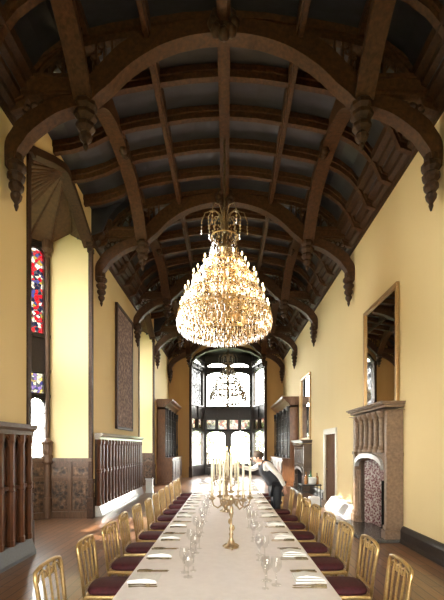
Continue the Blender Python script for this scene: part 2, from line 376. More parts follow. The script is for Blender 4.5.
names = ['hammerbeam roof truss just behind the photographer', 'large dark timber roof truss nearest the viewer with carved pendants', 'second roof truss, in front of the large lit chandelier top', 'third roof truss beyond the big chandelier', 'fourth roof truss near the dark bookcases', 'last roof truss set against the tan end wall']
for k in range(1, 7): make_truss('roof_truss', names[k - 1], TY[k])

# longitudinal arches between trusses
la_lo = [(0, 6.85), (.2, 7.0), (.45, 7.24), (.8, 7.47), (1.2, 7.6), (1.6, 7.67), (2.035, 7.7)]
la_lo = la_lo + [(TS - d, z) for d, z in reversed(la_lo[:-1])]
la_lo = resample(la_lo, 3)
la_hi = [(d, z + .27) if .1 < d < TS - .1 else (d, z + .4) for d, z in la_lo]
def make_arcade(s, y, label):
    t = thing('longitudinal_arch', label, 'roof arch', (0, y, 0), group='longitudinal roof arches')
    x = CX + s * 2.08
    g = lambda u, v, t_: (t_, u, v)
    b = MB().strip(la_lo, la_hi, x - .11, x + .11, g); b.strip([(d, z - .04) for d, z in la_lo], [(d, z + .06) for d, z in la_lo], x - .14, x + .14, g)
    b.build('arch_rib', 'oak_lit', t)
    MB().box(x - .1, x + .1, .13, TS - .13, 7.78, 7.95).build('plate', 'oak_lit', t)
    o = MB()
    for k in range(8):
        an = k * PI / 4; o.lathe([(.02, -.09), (.07, -.04), (.08, .02), (.02, .09)], (x - s * .08, TS / 2 + .11 * cos(an), 7.72 + .11 * sin(an)), 7)
    o.lathe([(.02, -.12), (.1, -.05), (.1, .06), (.04, .14)], (x - s * .05, TS / 2, 7.72), 8)
    o.build('boss', 'oak', t, smooth=True)
    tr = MB()
    for d in (.22, .36, .5, .66):
        for dd in (d, TS - d):
            tr.box(x - .04, x + .04, dd - .015, dd + .015, 7.1 + d * .6, 7.8)
    tr.box(x - .03, x + .03, .2, TS - .2, 7.76, 7.8)
    tr.build('tracery', 'oak', t)
for k in range(1, 6):
    for s in (-1, 1):
        side = 'left' if s < 0 else 'right'
        make_arcade(s, TY[k], '%s lengthwise timber arch on the %s side of the roof' % (['nearest, partly cut off', 'second nearest', 'third nearest', 'fourth nearest', 'farthest'][k - 1], side))

# ------------------------------------------------------------------ walls
def wall_x(name, label, face, out, y0, y1, top, holes, m='plaster'):
    """wall in the YZ plane; holes (ya, yb, za, zb)"""
    b = MB(); ys = sorted({y0, y1, *[h[0] for h in holes], *[h[1] for h in holes]})
    xa, xb = sorted((face, face + out))
    for a, c in zip(ys, ys[1:]):
        cuts = sorted([(h[2], h[3]) for h in holes if h[0] <= a + 1e-6 and h[1] >= c - 1e-6])
        z = 0
        for za, zb in cuts:
            if za > z: b.box(xa, xb, a, c, z, za)
            z = zb
        if z < top: b.box(xa, xb, a, c, z, top)
    return b
FP = [(7.25, 9.17), (15.1, 17.15)]
DOOR = (11.7, 13.0)
b = wall_x('wall_right', '', WR, .3, YB - .3, YE + .3, 7.3, [(DOOR[0], DOOR[1], 0, 2.15), (7.46, 8.96, 0, 1.55)])
wr = b.build('wall_right', 'plaster'); tag(wr, 'cream yellow plaster wall on the right with two fireplaces', 'wall', kind='structure')
# left wall with two pointed bay openings
b = wall_x('wall_left', '', WL, -.18, YB - .3, YE + .3, 7.6, [(BAY[0][0], BAY[0][1], 0, 7.6), (BAY[1][0], BAY[1][1], 0, 7.6)])
def bay_curve(ya, yb):
    m_ = (ya + yb) / 2; h = (yb - ya) / 2
    r = [(yb, 6.68), (yb - .3 * h, 6.93), (yb - .6 * h, 7.18), (yb - .85 * h, 7.36), (m_, 7.44)]
    return r + [(2 * m_ - y, z) for y, z in reversed(r[:-1])]
for ya, yb in BAY:
    cv = bay_curve(ya, yb)
    b.strip(cv, [(y, 7.6) for y, z in cv], WL - .18, WL, XF)
wl = b.build('wall_left', 'plaster'); tag(wl, 'cream yellow plaster wall on the left with two bay openings', 'wall', kind='structure')
# end wall
EOX0, EOX1 = -2.1, 2.22
b = MB().box(WL - .1, EOX0, YE, YE + .25, 0, 8.3); b.box(EOX1, WR + .1, YE, YE + .25, 0, 8.3)
ec = [(EOX0, 6.5), (EOX0 + .35, 6.95), (EOX0 + .9, 7.25), (EOX0 + 1.6, 7.42), ((EOX0 + EOX1) / 2, 7.47)]
ec = ec + [(EOX0 + EOX1 - x, z) for x, z in reversed(ec[:-1])]
b.strip(ec, [(x, 8.3) for x, z in ec], YE, YE + .25, ZF)
we = b.build('wall_end', principled('backlit_plaster', (.62, .39, .16), (.55, .33, .13), rough=.7, scale=(1, 1, .4), noise=1.4, spec=.2)); tag(we, 'plaster end wall, toned tan as backlit, around the great bay window', 'wall', kind='structure')  # tan tone holds the backlit shade of the cream plaster
# back wall behind the viewer with two window openings added for fill daylight
wbk = MB()
for x0, x1, z0, z1 in ((WL - .2, -2.6, 0, 8.3), (2.5, WR + .2, 0, 8.3), (-2.6, 2.5, 0, 1.0), (-2.6, 2.5, 4.8, 8.3), (-.2, .1, 1.0, 4.8)):
    wbk.box(x0, x1, YB - .25, YB, z0, z1)
tag(wbk.build('wall_back', 'plaster'), 'cream plaster wall behind the viewer', 'wall', kind='structure')

# baseboards
def baseboard(name, x, sgn, y0, y1, label):
    prof = [(0, 0), (.09, 0), (.09, .05), (.07, .07), (.07, .22), (.05, .26), (.03, .29), (0, .3)]
    o = MB().prism([(x + sgn * u, z) for u, z in prof], y0, y1, ZF).build(name, 'black_oak'); tag(o, label, 'baseboard', kind='structure')
baseboard('baseboard_right', WR, -1, YB, FP[0][0] - .02, 'dark moulded baseboard along the right wall in front of the stone fireplace')
baseboard('baseboard_right_middle', WR, -1, FP[0][1] + .02, DOOR[0] - .14, 'dark baseboard between stone fireplace and doorway')
baseboard('baseboard_right_far', WR, -1, DOOR[1] + .14, FP[1][0] - .02, 'dark baseboard between the doorway and far fireplace')

# cornices
corn = [(0, 6.68), (.06, 6.68), (.08, 6.75), (.15, 6.8), (.16, 6.88), (.25, 6.93), (.26, 7.0), (.35, 7.05), (.36, 7.12), (.46, 7.16), (.48, 7.28), (.3, 7.36), (0, 7.36)]
def cornice(name, x, sgn, y0, y1, label):
    b = MB().prism([(x + sgn * u, z) for u, z in corn], y0, y1, ZF)
    tag(b.build(name, 'oak'), label, 'cornice', kind='structure')
cornice('trim_1', WR, -1, YB, YE, 'dark moulded timber cornice along the top of the right wall')
cornice('trim_2', WL, 1, YB, BAY[0][0], 'dark timber cornice on the left wall nearest the viewer')
cornice('trim_3', WL, 1, BAY[0][1], BAY[1][0], 'dark timber cornice on the left wall between the two bays')
cornice('trim_4', WL, 1, BAY[1][1], YE, 'dark timber cornice on the left wall above the far bookcase')

# ------------------------------------------------------------------ windows (generic leaded window on a vertical plane)
def window(name, label, p0, p1, lv, n, side, mull, inset, rows=None, frame='black_oak', depth=.16):
    """p0,p1 plan points (room side), lv = [(z0,z1,kind)], side margins, n lights"""
    w = bpy.data.objects.new(name, None); C.objects.link(w); tag(w, label, 'window', kind='structure')
    p0 = Vector((*p0, 0)); p1 = Vector((*p1, 0)); d = (p1 - p0); Lh = d.length; d.normalize()
    nrm = Vector((-d.y, d.x, 0)) * inset     # pointing outwards
    P = lambda s, t, z: p0 + d * s + nrm * t + Vector((0, 0, z))
    def bar(m, s0, s1, z0, z1, t0=0, t1=depth):
        vs = [P(s0, t0, z0), P(s1, t0, z0), P(s1, t1, z0), P(s0, t1, z0), P(s0, t0, z1), P(s1, t0, z1), P(s1, t1, z1), P(s0, t1, z1)]
        m.add(vs, [(0, 3, 2, 1), (4, 5, 6, 7), (0, 1, 5, 4), (1, 2, 6, 5), (2, 3, 7, 6), (3, 0, 4, 7)])
    fr = MB(); ld = MB(); panes = {}
    ztop, zbot = lv[-1][1], lv[0][0]
    bar(fr, 0, side, zbot, ztop); bar(fr, Lh - side, Lh, zbot, ztop)
    n0, mull0 = n, mull
    for row in lv:
        z0, z1, kind = row[:3]
        n, mull = row[3] if len(row) > 3 else (n0, mull0)
        lw = (Lh - 2 * side - (n - 1) * mull) / n
        for i in range(n - 1):
            s = side + (i + 1) * lw + i * mull; bar(fr, s, s + mull, z0, z1); bar(fr, s + mull * .3, s + mull * .7, z0, z1, -.05, 0)
        if kind == 'solid':
            bar(fr, side * .5, Lh - side * .5, z0, z1, .02, depth - .02)
            bar(fr, 0, Lh, z0, z0 + .08, -.04, depth); bar(fr, 0, Lh, z1 - .08, z1, -.04, depth); continue
        for i in range(n):
            s = side + i * (lw + mull)
            pm = panes.setdefault(kind, MB())
            pm.add([P(s, depth * .5, z0), P(s + lw, depth * .5, z0), P(s + lw, depth * .5, z1), P(s, depth * .5, z1)], [(0, 1, 2, 3)])
            # cusped head of the light
            hh = min(.28, lw * .6)
            for sg in ((0, 1) if kind in ('clear', 'stain_red') else ()):
                a_ = s + sg * lw; dirn = 1 if sg == 0 else -1
                pts = [(0, -hh), (lw * .06, -hh * .55), (lw * .2, -hh * .25), (lw * .5, 0)]
                for (u0, v0), (u1, v1) in zip(pts, pts[1:]):
                    vs = [P(a_ + dirn * u, t, z1 + v) for t in (.03, depth - .03) for u, v in ((u0, v0), (u1, v1), (u1, 0.001), (u0, 0.001))]
                    fr.add(vs, [(0, 1, 2, 3), (7, 6, 5, 4), (0, 1, 5, 4), (1, 2, 6, 5), (2, 3, 7, 6), (3, 0, 4, 7)])
            if kind == 'clear':
                nb = max(1, round((z1 - z0) / .36)); nv = max(2, round(lw / .2))
                for q in range(1, nb): bar(ld, s, s + lw, z0 + (z1 - z0) * q / nb - .013, z0 + (z1 - z0) * q / nb + .013, depth * .4, depth * .6)
                for q in range(1, nv): bar(ld, s + lw * q / nv - .011, s + lw * q / nv + .011, z0, z1, depth * .4, depth * .6)
            bar(fr, s - .01, s + lw + .01, z0 - .03, z0 + .03, .02, depth - .02)
    fr.build('frame', frame, w)
    for k, pm in panes.items(): pm.build('pane' if k == 'clear' else 'stained_pane', k, w)
    if ld.v: ld.build('leading', 'lead', w)
    return w

BLV = [(1.46, 2.92, 'clear'), (2.92, 3.0, 'solid'), (3.0, 3.52, 'stain_blue'), (3.52, 4.45, 'solid'), (4.45, 6.55, 'stain_red'), (6.55, 6.72, 'solid')]
BLV2 = [(1.46, 2.92, 'clear'), (2.92, 3.0, 'solid'), (3.0, 3.52, 'stain_blue'), (3.52, 3.9, 'solid'), (3.9, 6.55, 'clear'), (6.55, 6.72, 'solid')]
wn = [1]; tn = [5]
def bay(ya, yb, which, idx):
    A = (WL, yb); B = (-4.32, yb); Cc = (-5.1, yb - .68); D = (-5.1, ya + .68); E = (-4.32, ya); F = (WL, ya)
    for nm, p, q, sg in (('wall_return_far', A, B, 1), ('wall_return_near', E, F, -1)):
        y0, y1 = sorted((yb, yb + .15)) if sg > 0 else sorted((ya - .15, ya))
        w = MB().box(-4.4, WL - .18, y0, y1, 0, 7.1)
        tag(w.build('wall_%s_%s' % (which, 'far_return' if sg > 0 else 'near_return'), 'plaster'), ('bright cream plaster return wall with pointed top at the far side of the %s' if sg > 0 else 'plaster return wall at the near side of the %s') % which.replace('_', ' '), 'wall', kind='structure')
    for p, q, n, lv, ds in ((B, Cc, 2, BLV, 'canted stained glass window facing the viewer'), (Cc, D, 2, BLV2, 'wide outer leaded window'), (D, E, 1, BLV2, 'canted window turned away from the viewer')):
        window('window_%d' % wn[0], '%s in the %s' % (ds, which.replace('_', ' ')), q, p, lv, n, .14, .1, 1)
        wn[0] += 1
    # dado panelling
    dd = thing('dado_panelling', 'carved oak dado panelling low round the %s' % which.replace('_', ' '), 'panelling')
    body = MB(); cv = MB(); cap = MB(); pil = MB()
    for p, q in ((A, B), (B, Cc), (Cc, D), (D, E), (E, F)):
        p = Vector((*p, 0)); q = Vector((*q, 0)); d = (q - p); L_ = d.length; d.normalize(); nr = Vector((d.y, -d.x, 0)); nr = -nr
        if nr.dot(Vector((-3.6, (ya + yb) / 2, 0)) - p) < 0: nr = -nr
        def pc(m, s0, s1, z0, z1, t0, t1):
            m.obox(p + d * (s0 + s1) / 2 + nr * (t0 + t1) / 2 + Vector((0, 0, (z0 + z1) / 2)), d * (s1 - s0) / 2, nr * (t1 - t0) / 2, Vector((0, 0, (z1 - z0) / 2)))
        pc(body, 0, L_, .0, 1.4, 0.0, .05)
        pc(body, 0, L_, 0, .16, .04, .1); pc(body, 0, L_, 1.26, 1.34, .05, .07); pc(body, 0, L_, .93, 1.0, .05, .075)
        pc(cap, -.02, L_ + .02, 1.38, 1.46, 0, .12)
        n = max(1, round(L_ / .5)); w_ = L_ / n
        for k in range(n + 1): pc(body, max(0, k * w_ - .04), min(L_, k * w_ + .04), .16, 1.36, .05, .085)
        for k in range(n):
            pc(cv, k * w_ + .07, (k + 1) * w_ - .07, .22, .9, .04, .06); pc(cv, k * w_ + .07, (k + 1) * w_ - .07, 1.03, 1.24, .04, .06)
            for j in (.25, .5, .75):
                pc(cv, k * w_ + w_ * j - .012, k * w_ + w_ * j + .012, .22, .9, .06, .08)
            for zz in (.42, .72):
                c0 = p + d * (k + .5) * w_ + nr * .07 + Vector((0, 0, zz))
                cv.tube([c0 + d * (w_ * .3) * cos(i * PI / 5) + Vector((0, 0, .12 * sin(i * PI / 5))) for i in range(11)], .015, 5)
    body.build('panel_frame', 'dado_oak', dd); cv.build('carved_panel', 'carved_oak', dd); cap.build('cap_moulding', 'dado_oak', dd)
    # corner shafts
    for i, (p, nm) in enumerate(((B, 'corner_shaft'), (Cc, 'corner_shaft'))):
        s = MB().lathe([(.1, 0), (.1, .5), (.08, .52), (.08, 1.3), (.13, 1.36), (.13, 1.5), (.1, 1.55), (.12, 1.62), (.12, 1.78), (.14, 1.84), (.09, 1.9), (.045, 1.95), (.045, 6.3), (.09, 6.36), (.07, 6.42), (.13, 6.5), (.13, 6.7)], (p[0] + (-.03 if i == 0 else .1), p[1] - .1, 0), 10)
        s.build('corner_shaft', 'dado_oak', dd)
    # canopy: half fan of boards converging at the crown of the opening arch
    P_ = Vector((WL, (ya + yb) / 2, 7.44)); cvp = [Vector((WL, y, z)) for y, z in bay_curve(ya, yb)]
    rim = [Vector((WL, yb, 6.68)), Vector((-3.81, yb, 6.95)), Vector((-4.32, yb, 6.7)), Vector((-5.1, yb - .68, 6.7)), Vector((-5.1, yb - 1.3, 6.7)), Vector((-5.1, ya + 1.3, 6.7)), Vector((-5.1, ya + .68, 6.7)), Vector((-4.32, ya, 6.7)), Vector((-3.81, ya, 6.95)), Vector((WL, ya, 6.68))]
    cn = MB()
    for j in range(4): cn.poly([rim[1], cvp[j], cvp[j + 1]])
    for j in range(4, 8): cn.poly([rim[8], cvp[j], cvp[j + 1]])
    for j in range(1, 8): cn.poly([P_, rim[j], rim[j + 1]])
    c = cn.build('trim_%d' % tn[0], 'canopy'); tn[0] += 1
    tag(c, 'fan shaped boarded canopy over the %s' % which.replace('_', ' '), 'canopy', kind='structure')
    sol = c.modifiers.new('s', 'SOLIDIFY'); sol.thickness = .05; sol.offset = 1
    rr = MB()
    for v in rim[2:8]:
        rr.tube([P_ + Vector((-.03, 0, -.06)), v + Vector((.02, 0, -.07))], [.02, .04], 5)
    for j in range(2, 8):
        v = (rim[j] + rim[j + 1]) / 2; rr.tube([P_ + Vector((-.03, 0, -.06)), v + Vector((.02, 0, -.07))], [.016, .03], 5)
    rr.build('fan_rib', 'oak_lit', c)
    # timber lining of the opening: posts + arch
    o = bpy.data.objects.new('trim_%d' % tn[0], None); C.objects.link(o); tn[0] += 1
    tag(o, 'dark timber posts and pointed arch lining the %s opening' % which.replace('_', ' '), 'door frame', kind='structure')
    for y in (ya, yb):
        s_ = 1 if y == ya else -1
        q = MB().box(WL - .06, WL + .03, *sorted((y - .02 * s_, y + .09 * s_)), 0, 6.68)
        q.box(WL - .08, WL + .06, *sorted((y - .04 * s_, y + .13 * s_)), 0, .5); q.box(WL - .08, WL + .06, *sorted((y - .04 * s_, y + .12 * s_)), .85, .95)
        q.lathe([(.05, .5), (.06, .6), (.045, .7), (.05, .85)], (WL + .02, y + .05 * s_, 0), 8)
        q.box(WL - .08, WL + .05, *sorted((y - .02 * s_, y + .12 * s_)), 6.45, 6.55); q.box(WL - .1, WL + .08, *sorted((y - .02 * s_, y + .15 * s_)), 6.6, 6.72)
        q.build('post', 'oak', o)
    cc = bay_curve(ya, yb)
    MB().strip([(y, z - .09) for y, z in cc], [(y, z + .05) for y, z in cc], WL - .2, WL + .05, XF).build('opening_arch', 'oak', o)
bay(*BAY[0], 'near_left_bay', 0)
bay(*BAY[1], 'far_left_bay', 1)

# end bay: canted window of three faces
EY = 25.0
E0, E1, E2, E3 = (EOX0 - .02, YE + .25), (-1.38, EY), (1.53, EY), (EOX1 + .02, YE + .25)
def elv(up, nc, ns, nu):
    return [(.62, 2.72, 'clear', nc), (2.72, 2.82, 'solid'), (2.82, 3.42, 'stain_pale', ns), (3.42, 4.25, 'solid'), (4.25, 6.4, up, nu), (6.4, 6.72, 'solid'), (6.72, 6.98, 'clear', nu), (6.98, 7.5, 'solid')]
window('window_7', 'left canted face of the great end window with patterned upper light', E0, E1, elv('stain_grey', (1, .1), (2, .2), (1, .1)), 2, .3, .1, 1)
window('window_8', 'centre face of the great end window behind the small chandelier', E1, E2, elv('clear', (2, .42), (4, .2), (2, .07)), 4, .12, .12, 1)
window('window_9', 'right canted face of the great end window', E2, E3, elv('clear', (1, .1), (2, .2), (1, .1)), 2, .3, .1, 1)
eb = MB()
for p, q in ((E0, E1), (E1, E2), (E2, E3)):
    p = Vector((*p, 0)); q = Vector((*q, 0)); d = (q - p).normalized(); nn = Vector((-d.y, d.x, 0))
    eb.obox((p + q) / 2 + nn * .08 + Vector((0, 0, .31)), (q - p) / 2, nn * .08, (0, 0, .31))
tag(eb.build('wall_bay_apron', 'black_oak'), 'dark panelled apron under the great end window', 'wall', kind='structure')
tag(MB().add([(*E0, 7.5), (*E1, 7.5), (*E2, 7.5), (*E3, 7.5), (*E0, 7.6), (*E1, 7.6), (*E2, 7.6), (*E3, 7.6)], [(0, 1, 2, 3), (4, 5, 6, 7), (0, 1, 5, 4), (1, 2, 6, 5), (2, 3, 7, 6), (3, 0, 4, 7)]).build('ceiling_bay', 'black_oak'), 'dark flat ceiling of the end bay', 'ceiling', kind='structure')
for x, s_, sd in ((EOX0, 1, 'left'), (EOX1, -1, 'right')):
    q = MB().box(*sorted((x - .04 * s_, x + .1 * s_)), YE - .06, YE + .3, 0, 6.6); q.box(*sorted((x - .06 * s_, x + .13 * s_)), YE - .09, YE + .3, 0, .6); q.box(*sorted((x - .06 * s_, x + .13 * s_)), YE - .09, YE + .3, 6.35, 6.6)
    tag(q.build('trim_%d' % tn[0], 'oak'), '%s dark timber post of the end bay opening' % sd, 'post', kind='structure'); tn[0] += 1
tag(MB().strip([(x, z - .12) for x, z in ec], [(x, z + .06) for x, z in ec], YE - .05, YE + .3, ZF).build('trim_%d' % tn[0], 'oak'), 'dark timber arch over the end bay opening', 'arch', kind='structure'); tn[0] += 1
for i, (x0, x1) in enumerate(((-2.6, -.2), (.1, 2.5))):
    window('window_%d' % (10 + i), '%s added tall leaded window behind the viewer for fill daylight' % ('left', 'right')[i], (x1, YB), (x0, YB), [(1.0, 2.7, 'clear'), (2.7, 2.85, 'solid'), (2.85, 4.8, 'clear')], 3, .08, .1, 1)  # unseen windows, added to light the walls and table from behind

# door on the right
dr = bpy.data.objects.new('door_1', None); C.objects.link(dr); tag(dr, 'plain brown door set back in a pale frame on the right wall', 'door', kind='structure')
MB().box(WR + .02, WR + .07, DOOR[0], DOOR[1], 0, 2.15).build('door_leaf', principled('door_oak', (.13, .06, .025), (.09, .04, .016), rough=.8, spec=.15, scale=(8, 8, .8)), dr)
ff = MB(); ff.box(WR - .04, WR + .03, DOOR[0] - .1, DOOR[0] + .01, 0, 2.27); ff.box(WR - .04, WR + .03, DOOR[1] - .01, DOOR[1] + .12, 0, 2.27); ff.box(WR - .04, WR + .03, DOOR[0] - .12, DOOR[1] + .12, 2.13, 2.3)
ff.build('door_frame', 'paint', dr)
MB().lathe([(.01, 0), (.03, .01), (.03, .04), (.01, .05)], (WR - .0, DOOR[1] - .12, 1.0), 8).build('door_knob', 'gold', dr)

# ------------------------------------------------------------------ fireplaces
def fireplace(name, label, ya, yb, m, m2, H, shelf, tall):
    t = thing(name, label, 'fireplace', (WR, (ya + yb) / 2, 0))
    h = (yb - ya) / 2; xf = -.31
    # wide end piers (near one is plain and broad)
    for s in (-1, 1):
        y0, y1 = sorted((s * h, s * (h - .12)))
        p = MB().box(xf, -.001, y0, y1, 0, H - .15); p.box(xf - .04, -.001, y0 - .03, y1 + .03, 0, .22); p.box(xf - .02, -.001, y0 - .015, y1 + .015, .22, .3)
        p.box(xf - .02, -.001, y0 - .015, y1 + .015, shelf - .04, shelf + .03)
        p.build('pier', m, t, bevel=.008)
    # entablature with stepped mouldings
    e = MB()
    for z0, z1, o_ in ((H - .15, H - .16, .08), (H - .11, H - .06, .05), (H - .06, H - .03, .1), (H - .03, H, .13)):
        e.box(xf - o_, -.001, -h - o_ * .8, h + o_ * .8, z0, z1)
    e.build('cornice', m, t, bevel=.006)
    bk = MB().box(xf + .14, -.001, -h + .28, h - .28, shelf, H - .2)
    bk.build('overmantel_panel', m2, t)
    n = 6
    for k in range(n):
        y = -h + .26 + (2 * h - .52) * k / (n - 1)
        c = MB().lathe([(.085, shelf + .02), (.085, shelf + .07), (.06, shelf + .1), (.07, shelf + .13), (.052, shelf + .16), (.05, H - .38), (.065, H - .3), (.052, H - .28), (.1, H - .2), (.105, H - .15)], (xf + .02, y, 0), 12)
        c.build('colonette', m, t, smooth=False)
    # lintel with a low arch over the opening
    iy = h - .2; oz = shelf - .11
    arc = resample([(-iy, oz - .16), (-iy * .9, oz - .06), (-iy * .55, oz + .02), (0, oz + .05), (iy * .55, oz + .02), (iy * .9, oz - .06), (iy, oz - .16)], 3)
    f = MB().strip(arc, [(y, shelf) for y, z in arc], xf + .03, -.02, XF)
    f.build('arched_lintel', m, t)
    f = MB().strip([(y * .99, z - .03) for y, z in arc], [(y, z + .06) for y, z in arc], xf - .03, xf + .06, XF)
    f.build('arch_moulding', 'pale_cap' if not tall else m, t)
    for s in (-1, 1):
        j = MB().lathe([(.1, 0), (.1, .1), (.075, .14), (.09, .2), (.06, .27), (.05, .32), (.05, oz - .4), (.065, oz - .36), (.08, oz - .27)], (xf + .09, s * (iy + .03), 0), 10)
        j.build('jamb_column', m, t)
        j = MB(); y0, y1 = sorted((s * (iy - .01), s * (iy - .06))); j.box(xf + .1, -.02, y0, y1, 0, oz); j.build('inner_jamb', m2, t)
    if tall:
        MB().box(-.05, -.012, -iy, iy, 0, oz + .05).build('tile_slip', 'tile', t)
        MB().box(-.07, -.05, -.36, .36, .06, .7).build('firebox', 'soot', t)
    else:
        for s in (-1, 1):
            sl = MB().prism([(-.16, s * (iy - .02)), (.1, s * .34), (.1, s * (iy + .0)), (-.14, s * iy)], .0, oz + .04, lambda u, v, t_: (u, v, t_)); sl.build('tile_cheek', 'tile', t)
        sl = MB().box(.08, .12, -.34, .34, 1.02, oz + .05); sl.build('tile_slip', 'tile', t)
        fb = MB(); fb.box(.27, .298, -.36, .36, .0, 1.1); fb.box(.28, .298, -.745, .745, 0, 1.549); fb.box(.12, .28, -.745, -.38, 0, 1.52); fb.box(.12, .28, .38, .745, 0, 1.52); fb.box(.12, .28, -.745, .745, 1.1, 1.549); fb.box(.12, .28, -.38, -.34, .0, 1.1); fb.box(.12, .28, .34, .38, .0, 1.1); fb.box(.12, .28, -.36, .36, 1.02, 1.1); fb.box(.0, .28, -.36, .36, .0, .02)
        fb.build('firebox', 'soot', t)
        MB().box(-.12, .2, -iy + .02, iy - .02, oz + .04, oz + .08).build('soffit', m2, t)
    MB().box(-.75 if not tall else -.5, -.001, -h - .05, h + .05, 0, .06).build('hearth', 'hearth', t, bevel=.01)
    return t
fireplace('stone_fireplace', 'tall brown stone fireplace with six colonettes and patterned tiles on right wall', *FP[0], 'stone', 'dark_stone', 2.56, 1.6, False)
fireplace('stone_fireplace', 'darker far fireplace with slim colonettes beyond the doorway on right wall', *FP[1], 'dark_stone', 'black_oak', 2.0, .95, True)

def mirror(label, y0, y1, z0, z1):
    t = thing('wall_mirror', label, 'mirror', (WR, (y0 + y1) / 2, z0), group='tall gilt mirrors')
    h = (y1 - y0) / 2; H = z1 - z0; f = .075
    b = MB().box(-.07, -.005, -h, -h + f, 0, H); b.box(-.07, -.005, h - f, h, 0, H); b.box(-.07, -.005, -h + f, h - f, H - f, H); b.box(-.07, -.005, -h + f, h - f, 0, f)
    b.build('frame', 'gilt_frame', t, bevel=.012)
    MB().box(-.03, -.008, -h + f, h - f, f, H - f).build('mirror_glass', 'mirror', t)
mirror('tall gilt framed mirror above the near stone fireplace', 7.4, 9.22, 2.54, 4.8)
mirror('narrow looking gilt framed mirror above the far fireplace', 15.2, 17.05, 2.02, 4.6)

# ------------------------------------------------------------------ slatted screens on the left wall
def screen(label, y0, y1, plinth, H=2.08):
    t = thing('slatted_screen', label, 'radiator screen', (WL, (y0 + y1) / 2, 0))
    h = (y1 - y0) / 2
    pl = MB().prism([(0.002, 0), (.2, 0), (.2, .05), (.13, .26), (0.002, .26)], -h, h, ZF); pl.build('plinth', plinth, t)
    MB().box(.005, .05, -h + .02, h - .02, .26, H - .14).build('back_board', 'black_oak', t)
    c = MB().prism([(0.002, H - .16), (.14, H - .16), (.15, H - .1), (.2, H - .06), (.22, H), (0.002, H)], -h - .02, h + .04, ZF); c.build('cap_moulding', 'pale_cap' if plinth == 'plinth' else 'grey_oak', t)
    s = MB(); n = round(2 * h / .3); w = 2 * h / n
    for k in range(n + 1):
        y = -h + k * w; y = min(max(y, -h + .05), h - .05)
        s.lathe([(.065, .26), (.065, .34), (.055, .36), (.055, 1.06), (.07, 1.08), (.06, 1.12), (.07, 1.16), (.055, 1.18), (.055, H - .3), (.07, H - .26), (.07, H - .16)], (.1, y, 0), 8)
        if k < n:
            s.tube([(.1, y + .03, H - .34), (.1, y + .06, H - .24), (.1, y + w / 2, H - .18), (.1, y + w - .06, H - .24), (.1, y + w - .03, H - .34)], .028, 5)
            s.box(.05, .075, y + .06, y + w - .06, .3, 1.05); s.box(.05, .075, y + .06, y + w - .06, 1.18, H - .36)
    s.build('slats', 'slat', t)
    MB().box(.06, .11, -h + .03, h - .03, 1.09, 1.15).build('mid_rail', 'pale_cap' if plinth == 'plinth' else 'slat', t)
screen('tall slatted oak screen with slate plinth at the near left edge', 2.4, 6.5, 'slate')
screen('tall slatted dark oak screen with pale plinth under the tapestry on left', 9.95, 14.85, 'plinth')

b = MB().prism([(0, 0), (-.3, 0), (-.3, .05), (-.12, .32), (0, .34)], 9.5, 11.45, lambda u, v, t: (WR - .1 + u, t, v))  # block added in place of an unidentified bright white patch
tag(b.build('white_patch_block', 'plinth', bevel=.01), 'low sloping white block standing in for a bright patch between fireplace and doorway', 'plinth')
pb = MB().box(-.12, .12, -.12, .12, 0, .5); pb.box(-.14, .14, -.14, .14, .5, .55); pb.box(-.14, .14, -.14, .14, 0, .05)
tag(pb.build('pedestal', 'plinth', loc=(-2.93, 15.15, 0)), 'small pale square pedestal at the far end of the slatted screen', 'pedestal')

# tapestry
t = thing('tapestry', 'tall dark figured tapestry hanging on the left wall', 'tapestry', (WL, 12.75, 2.3))
MB().box(.03, .06, -.92, .92, 0.05, 3.6).build('woven_panel', 'tapestry', t)
b = MB().box(.004, .08, -.98, -.9, 0, 3.65); b.box(.004, .08, .9, .98, 0, 3.65); b.box(.004, .08, -.98, .98, 3.6, 3.7); b.box(.004, .08, -.98, .98, -.03, .05); b.build('frame', 'oak', t)

